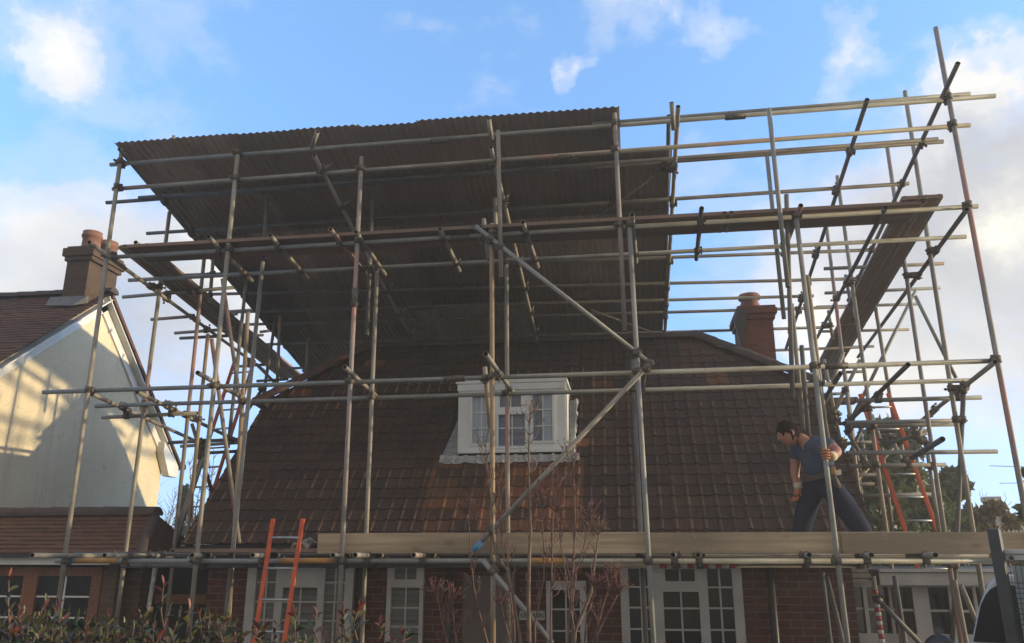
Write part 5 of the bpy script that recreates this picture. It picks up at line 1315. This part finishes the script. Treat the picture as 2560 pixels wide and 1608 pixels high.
def far_things():
    c = PY(2478, 1330, 60); a = thing('far_house', (c.x, 60, 0), 'distant house with a small brick chimney above the russet shrub', 'house')
    m = MB(); m.box((c.x - 5, 60, 0), (c.x + 5, 68, 2.6)); m.build('wall', M['brick_brown'], a)
    r_ = MB(); r_.prism([(c.x - 5.3, 59.7, 2.6), (c.x - 5.3, 64, 4.4), (c.x - 5.3, 68.3, 2.6)], (10.6, 0, 0)); ro = r_.build('roof', M['ridge_tile'], a)
    z0 = PY(2478, 1290, 63).z; z1 = PY(2478, 1243, 63).z; x = PY(2478, 1260, 63).x
    k = MB(); k.box((x - .38, 62.5, 3), (x + .38, 63.4, z1 - .3)); k.box((x - .48, 62.4, z1 - .299), (x + .48, 63.5, z1)); k.build('chimney', M['brick_chim'], ro)
    p = PY(2530, 1164, 40); t = thing('aerial', (p.x, 40, 0), 'thin roof aerial with two short cross bars against the pale sky', 'aerial')
    m = MB(); z2 = PY(2530, 1208, 40).z
    m.cyl((p.x + .3, 40, 0), (p.x + .3, 40, p.z + .15), .03, n=6); m.build('mast', M['tube_dark'], t)
    m = MB(); m.cyl((p.x - .95, 40, p.z), (p.x + .8, 40, p.z - .08), .016, n=6); m.build('cross_bar', M['tube_dark'], t)
    m = MB(); m.cyl((p.x - .65, 40, z2), (p.x + .6, 40, z2), .014, n=6); m.build('cross_bar', M['tube_dark'], t)
far_things()

# ------------------------------------------------------------------ hedge in front
def blade(vs, fs, tones, p, d, L, w, tone, rs, droop=.25):
    """one long leaf: 4 stations, folded along its midrib and arching over"""
    d = d.normalized(); s = d.cross(Vector((0, 0, 1)));
    if s.length < .05: s = Vector((1, 0, 0))
    s.normalize(); s.rotate(Quaternion(d, rs.uniform(-1.2, 1.2))); n = s.cross(d)
    o = len(vs); prof = [(0, .12), (.3, .85), (.6, 1.0), (.85, .55), (1, .02)]
    for t, k in prof:
        c = p + d * L * t - Vector((0, 0, 1)) * droop * L * t * t
        vs += [c + s * w * k + n * w * k * .45, c, c - s * w * k + n * w * k * .45]
    for i in range(4):
        a = o + i * 3; fs += [(a, a + 1, a + 4, a + 3), (a + 1, a + 2, a + 5, a + 4)]; tones += [tone, tone]
def leaf_obj(name, vs, fs, tones, mat, parent):
    me = bpy.data.meshes.new(name); me.from_pydata([tuple(v) for v in vs], [], fs); me.materials.append(mat)
    a = me.attributes.new('tone', 'FLOAT', 'FACE'); a.data.foreach_set('value', tones)
    me.polygons.foreach_set('use_smooth', [True] * len(fs)); me.update()
    o = bpy.data.objects.new(name, me); COL.objects.link(o); adopt(o, parent); return o
def hedge():
    rs = random.Random(77); Y = 3.45
    xa, xb = PY(-160, 1600, Y).x, PY(1010, 1600, Y).x
    root = thing('hedge', ((xa + xb) / 2, Y, 0), 'loose photinia hedge with red tipped young leaves along the front', 'hedge')
    def top(x):
        f = (x - xa) / (xb - xa)
        return 1.765 - .10 * max(0, f - .55) / .45 - .05 * max(0, f - .3) + .045 * mnoise.noise(Vector((x * 3.1, 0, 0))) + .03 * mnoise.noise(Vector((x * 9.1, 4, 0)))
    def shoot(mbst, vs, fs, tn, p, h, lean, red, nl, big=1.0):
        d = Vector((lean, rs.gauss(0, .12), 1)).normalized(); q = p + d * h
        bend = Vector((rs.gauss(0, .02), rs.gauss(0, .02), 0)); mbst.path([p, p.lerp(q, .5) + bend, q], [.004, .0032, .0022], 5)
        for i in range(nl):
            t = .25 + .75 * (i + .5) / nl; b = p.lerp(q, t) + bend * (1 - abs(2 * t - 1)); an = i * 2.4 + rs.uniform(-.4, .4)
            up = .55 + .9 * t
            dd = Vector((math.cos(an), math.sin(an), up)); L = big * rs.uniform(.045, .09) * (1.1 - .35 * t)
            tone = (rs.uniform(.78, .98) if (t > .8 and red) else (rs.uniform(.62, .82) if rs.random() < .18 else rs.uniform(0, .55)))
            blade(vs, fs, tn, b, dd, L, L * .17, tone, rs, rs.uniform(.05, .5))
        blade(vs, fs, tn, q, d + Vector((rs.gauss(0, .3), 0, 0)), .045 * big, .0065, 1.0 if red else .3, rs, 0)
    st = MB(); vs, fs, tn = [], [], []
    for i in range(640):
        x = rs.uniform(xa, xb); f = (x - xa) / (xb - xa)
        if f > .55 and rs.random() < .35: continue
        y = Y + rs.uniform(-.42, .45); z = top(x) - abs(rs.gauss(0, .16)) - .12
        shoot(st, vs, fs, tn, Vector((x, y, z)), rs.uniform(.12, .26), rs.gauss(0, .25), rs.random() < .09, rs.randint(6, 11))
    for i in range(60):              # woody stems down to the ground
        x = rs.uniform(xa, xb); y = Y + rs.uniform(-.3, .3); st.path([(x, y, 0), (x + rs.gauss(0, .08), y, .8), (x + rs.gauss(0, .12), y, top(x) - .15)], [.011, .008, .005], 5)
    st.build('stems', M['twig_red'], root); leaf_obj('foliage', vs, fs, tn, M['leaf_hedge'], root)
    # tall sprigs that stand clear of the hedge
    for (px, py, y0, ln) in ((23, 1431, 1560, .0), (108, 1504, 1590, .05), (155, 1500, 1590, .0), (412, 1448, 1590, .0), (337, 1528, 1600, -.05), (363, 1546, 1605, -.1), (478, 1508, 1600, -.05), (503, 1520, 1605, .1), (270, 1530, 1600, 0), (220, 1540, 1605, .1), (60, 1520, 1600, .1), (737, 1519, 1605, .05), (795, 1524, 1605, 0), (866, 1514, 1605, -.05), (895, 1512, 1600, .1), (660, 1556, 1606, 0), (945, 1545, 1606, .1), (1000, 1572, 1606, .05), (560, 1545, 1606, 0)):
        Yp = Y + rs.uniform(-.25, .15); a, b = PY(px - 20 * ln, y0, Yp), PY(px, py + 14, Yp)
        s = MB(); v2, f2, t2 = [], [], []
        shoot(s, v2, f2, t2, a, (b - a).length, (b.x - a.x) / max(.02, b.z - a.z), True, 6, 1.0)
        so = s.build('shoot', M['twig_red'], root); leaf_obj('leaves', v2, f2, t2, M['leaf_hedge'], so)
hedge()

# ------------------------------------------------------------------ leafless red-budded shrub in front of the door
def twig_shrub():
    rs = random.Random(5); Y0 = 5.0
    base = PY(1330, 1397, Y0); root = thing('shrub', (base.x, Y0, 0), 'tall leafless shrub with upright twigs and red buds in front of the door', 'shrub')
    C = lambda x, y, Y: PY(1060 + x / 2.488, 1000 + y / 2.488, Y)
    stems = [[(395, 1510), (345, 1330), (310, 1160), (290, 960), (280, 770), (260, 690)], [(655, 1510), (650, 1250), (655, 980), (665, 800), (655, 580), (650, 400), (655, 200), (660, 40)],
             [(600, 1500), (550, 1200), (520, 1060), (440, 960), (430, 800), (415, 600), (390, 420), (385, 250)], [(560, 1400), (520, 1080), (520, 950), (485, 900), (470, 650), (455, 450)],
             [(690, 1400), (745, 1100), (745, 930), (735, 760), (725, 590)], [(790, 1300), (795, 1000), (800, 780), (810, 640), (800, 420)], [(930, 1400), (910, 1300), (870, 1010), (830, 760), (815, 640)],
             [(920, 1480), (925, 1250), (950, 1060), (990, 930), (1020, 810), (1020, 700)], [(900, 1400), (930, 1010), (940, 800), (935, 560), (905, 420), (885, 280)], [(940, 1440), (1040, 1200), (1060, 1030), (1080, 880), (1095, 800)],
             [(1050, 1510), (1120, 1260), (1150, 1170), (1180, 1080)], [(1080, 1450), (1180, 1260), (1220, 1180)], [(140, 1500), (90, 1270), (60, 1180)], [(200, 1500), (180, 1330), (180, 1215)], [(540, 1510), (490, 1330), (470, 1250)], [(1000, 1500), (1010, 1350), (1060, 1220), (1060, 1150)]]
    thick = {1: .013, 9: .011, 2: .010}
    for i, s in enumerate(stems):
        Y = Y0 + rs.uniform(-.3, .3); pts = [C(x, y, Y + rs.uniform(-.02, .02)) for x, y in s]; r0 = thick.get(i, .007)
        b = Vector((base.x + (pts[0].x - base.x) * .55, Y0 + (Y - Y0) * .5, 0.0)); pts = [b, b.lerp(pts[0], .5) + Vector((0, 0, .1))] + pts
        k = len(pts); mb = MB(); mb.path(pts, [r0 * (1.3 - 1.05 * j / (k - 1)) for j in range(k)], 6)
        vs, fs, tn = [], [], []; L = pts[-1].z - 1.55
        for q in range(int(6 + 11 * max(0, L))):
            u = rs.uniform(.25, 1) ** .75 * (k - 1.001); j = int(u); p = pts[j].lerp(pts[j + 1], u - j)
            if p.z < 1.5: continue
            d = Vector((rs.gauss(0, .55), rs.gauss(0, .4), 1)).normalized(); l = rs.uniform(.05, .17); e = p + d * l; m_ = p.lerp(e, .5) + Vector((d.x * .015, 0, -.01))
            mb.path([p, m_, e], [.0034, .0026, .0014], 4)
            for z in range(rs.randint(2, 5)):
                t = rs.uniform(.3, 1); c = p.lerp(e, t); dd = (d + Vector((rs.gauss(0, .5), rs.gauss(0, .5), .3))).normalized(); l2 = rs.uniform(.018, .045)
                mb.path([c, c + dd * l2], [.0015, .0009], 3)
                blade(vs, fs, tn, c + dd * l2 * .7, dd, rs.uniform(.011, .022), .0035, rs.random(), rs, 0)
        tip = pts[-1]                # bushy reddish twig ends
        for q in range(8 if tip.z > 2.6 else 30):
            d = Vector((rs.gauss(0, .6), rs.gauss(0, .5), rs.uniform(.2, 1.2))).normalized(); p = tip.lerp(pts[-2], rs.uniform(0, .55))
            l = rs.uniform(.03, .11); e = p + d * l; mb.path([p, e], [.0018, .001], 3)
            for z in range(2): blade(vs, fs, tn, e - d * l * rs.uniform(0, .5), (d + Vector((rs.gauss(0, .5), rs.gauss(0, .5), 0))), rs.uniform(.012, .024), .0036, rs.random(), rs, 0)
        mb.add(vs, fs, 1, False)
        so = mb.build('stem', [M['twig'] if i in (1, 2, 9) else M['twig_red'], M['bud_red']], root)
        a_ = so.data.attributes.new('tone', 'FLOAT', 'FACE'); a_.data.foreach_set('value', [rs.random() for _ in so.data.polygons])
twig_shrub()

# ------------------------------------------------------------------ flat-bed truck at the right edge
def truck():
    # parked nose away from the street, turned so that we look straight at the back of the cab
    yaw = R(-33.0); O = PY(2487, 1600, 5.0); O.z = 0
    Mx = Matrix.Translation(O) @ Matrix.Rotation(yaw, 4, 'Z'); Mi = Mx.inverted(); fwd = Mx.to_3x3() @ Vector((0, 1, 0))
    def LP(px, py, yl):              # pixel -> local point on the plane y = yl
        d = ray(px, py); p0 = Mx @ Vector((0, yl, 0)); return Mi @ (CC + d * ((p0 - CC).dot(fwd) / d.dot(fwd)))
    root = thing('truck', tuple(O), 'white flat bed truck with black cab window, dark rack post and wire mesh guard', 'truck'); root.rotation_euler = (0, 0, yaw)
    def B(mb, name, mat, parent=None, bevel=0.0):
        o = mb.build(name, mat, None, None, bevel); o.matrix_basis = Mx.copy(); adopt(o, parent or root); return o
    white = simple('white_vehicle_paint', (0.50, 0.50, 0.48), (0.43, 0.43, 0.41), 2, 0.3); dk = simple('dark_grey_steel', (0.050, 0.052, 0.052), (0.034, 0.036, 0.036), 12, 0.55)
    tint = simple('black_glass', (0.010, 0.010, 0.014), (0.008, 0.008, 0.01), 2, 0.12); rub = simple('tyre_rubber', (0.018, 0.018, 0.018), (0.012, 0.012, 0.012), 12, 0.85)
    a, b = LP(2484, 1323, 0), LP(2541, 1606, 0)
    p = MB(); p.bar((b.x, 0, .9), (a.x, 0, a.z), .058, .06, up=(0, 1, 0)); B(p, 'rack_post', dk, bevel=.005)
    t = LP(2530, 1374, .03); u = LP(2530, 1401, .03); x0 = LP(2505, 1388, .03).x; xw = 1.62
    h = MB(); h.box((x0, .03, u.z), (x0 + xw, .065, t.z - .025)); h.box((x0, .02, t.z - .0245), (x0 + xw, .09, t.z)); ho = B(h, 'guard_rail', white, bevel=.004)
    q = LP(2528, 1395, .02); m = MB(); m.cyl((q.x, .018, q.z), (q.x, .032, q.z), .011, n=8); B(m, 'bolt', dk, ho)
    p = MB(); p.bar((x0 + xw + .03, .0, .9), (x0 + xw + .03, .0, a.z), .058, .06, up=(0, 1, 0)); B(p, 'rack_post', dk, bevel=.005)
    m = MB(); xl = LP(2512, 1440, .045).x
    for i in range(58):
        x = xl + .03 + i * .0265; m.cyl((x, .05, .92), (x, .05, u.z), .0021, n=5)
    for i in range(40):
        z = .94 + i * .0265
        if z < u.z: m.cyl((xl + .01, .0545, z), (xl + 1.56, .0545, z), .0021, n=5)
    B(m, 'wire_mesh', dk)
    m = MB(); m.box((xl - .012, .032, .9), (xl + .012, .064, u.z - .001)); B(m, 'mesh_frame', white)
    m = MB(); m.box((xl + .02, .16, .9), (xl + 1.6, .18, u.z - .03)); B(m, 'pale_cab_panel', simple('pale_grey_panel', (0.30, 0.31, 0.29), (0.24, 0.25, 0.235), 3, 0.7))  # added pale panel, stands for white cab paint behind the mesh
    m = MB(); m.box((-.45, -2.6, .78), (xw + .15, .08, .9)); B(m, 'flat_bed', dk)
    yc = .32
    pts = [(2426, 1612), (2443, 1524), (2455, 1489), (2466, 1463), (2476, 1451), (2491, 1438)]
    Lp = [LP(x, y, yc) for x, y in pts]; cx = .60; right = [Vector((2 * cx - p.x, p.y, p.z)) for p in Lp[::-1]]
    lo = [Vector((Lp[0].x - .06, yc, .55))]; poly = lo + Lp + right + [Vector((2 * cx - lo[0].x, yc, .55))]
    c = MB(); c.prism([(p.x, yc, p.z) for p in poly], (0, 1.35, 0)); cab = B(c, 'cab', white, bevel=.02)
    wn = [LP(x, y, yc - .008) for x, y in ((2433, 1604), (2451, 1514), (2464, 1487), (2476, 1473), (2494, 1463))]
    wr = [Vector((2 * cx - p.x, p.y, p.z)) for p in wn[::-1]]
    g = MB(); g.prism([(p.x, yc - .008, p.z) for p in wn + wr], (0, .006, 0)); B(g, 'rear_window', tint, cab)
    m = MB(); m.box((lo[0].x + .05, yc + 1.35, .55), (2 * cx - lo[0].x - .05, yc + 2.1, 1.15)); B(m, 'bonnet', white, cab, .04)
    for wx in (-.28, 2 * cx + .2):
        for wy in (-1.4, yc + 1.3):
            w = MB(); w.cyl((wx - .11, wy, .34), (wx + .11, wy, .34), .34, n=28); wo = B(w, 'wheel', rub); r_ = MB(); r_.cyl((wx - .115, wy, .34), (wx + .115, wy, .34), .2, n=20); B(r_, 'rim', M['alu'], wo)
    m = MB(); c = LP(2350, 1614, yc + .9); vs = []; nn = 16; k = 8      # rounded wing mirror
    for i in range(k + 1):
        th = math.pi * i / k
        for j in range(nn):
            ph = 2 * math.pi * j / nn; vs.append(Vector((c.x + .115 * math.sin(th) * math.cos(ph), c.y + .055 * math.sin(th) * math.sin(ph), c.z - .05 + .125 * math.cos(th))))
    m.add(vs, [(i * nn + j, (i + 1) * nn + j, (i + 1) * nn + (j + 1) % nn, i * nn + (j + 1) % nn) for i in range(k) for j in range(nn)], 0, True)
    m.bar((c.x + .02, c.y, c.z - .15), (lo[0].x + .06, c.y, c.z - .22), .03, .03); B(m, 'wing_mirror', M['black'])
truck()

# ------------------------------------------------------------------ haze volume added to lift the dark tones like veiling glare
def haze():
    m = bpy.data.materials.new('veil_haze'); m.use_nodes = True; nt = m.node_tree; nt.nodes.remove(nt.nodes['Principled BSDF'])
    v = N(nt, 'ShaderNodeVolumePrincipled'); v.inputs['Color'].default_value = (0.97, 0.90, 0.78, 1); v.inputs['Density'].default_value = HAZE; v.inputs['Anisotropy'].default_value = 0.35
    lk(nt, v.outputs[0], nt.nodes['Material Output'].inputs['Volume'])
    mb = MB(); mb.box((-40, -20, -1), (40, 75, 9)); tag(mb.build('haze', m), kind='stuff')
HAZE = 0.0055
haze()
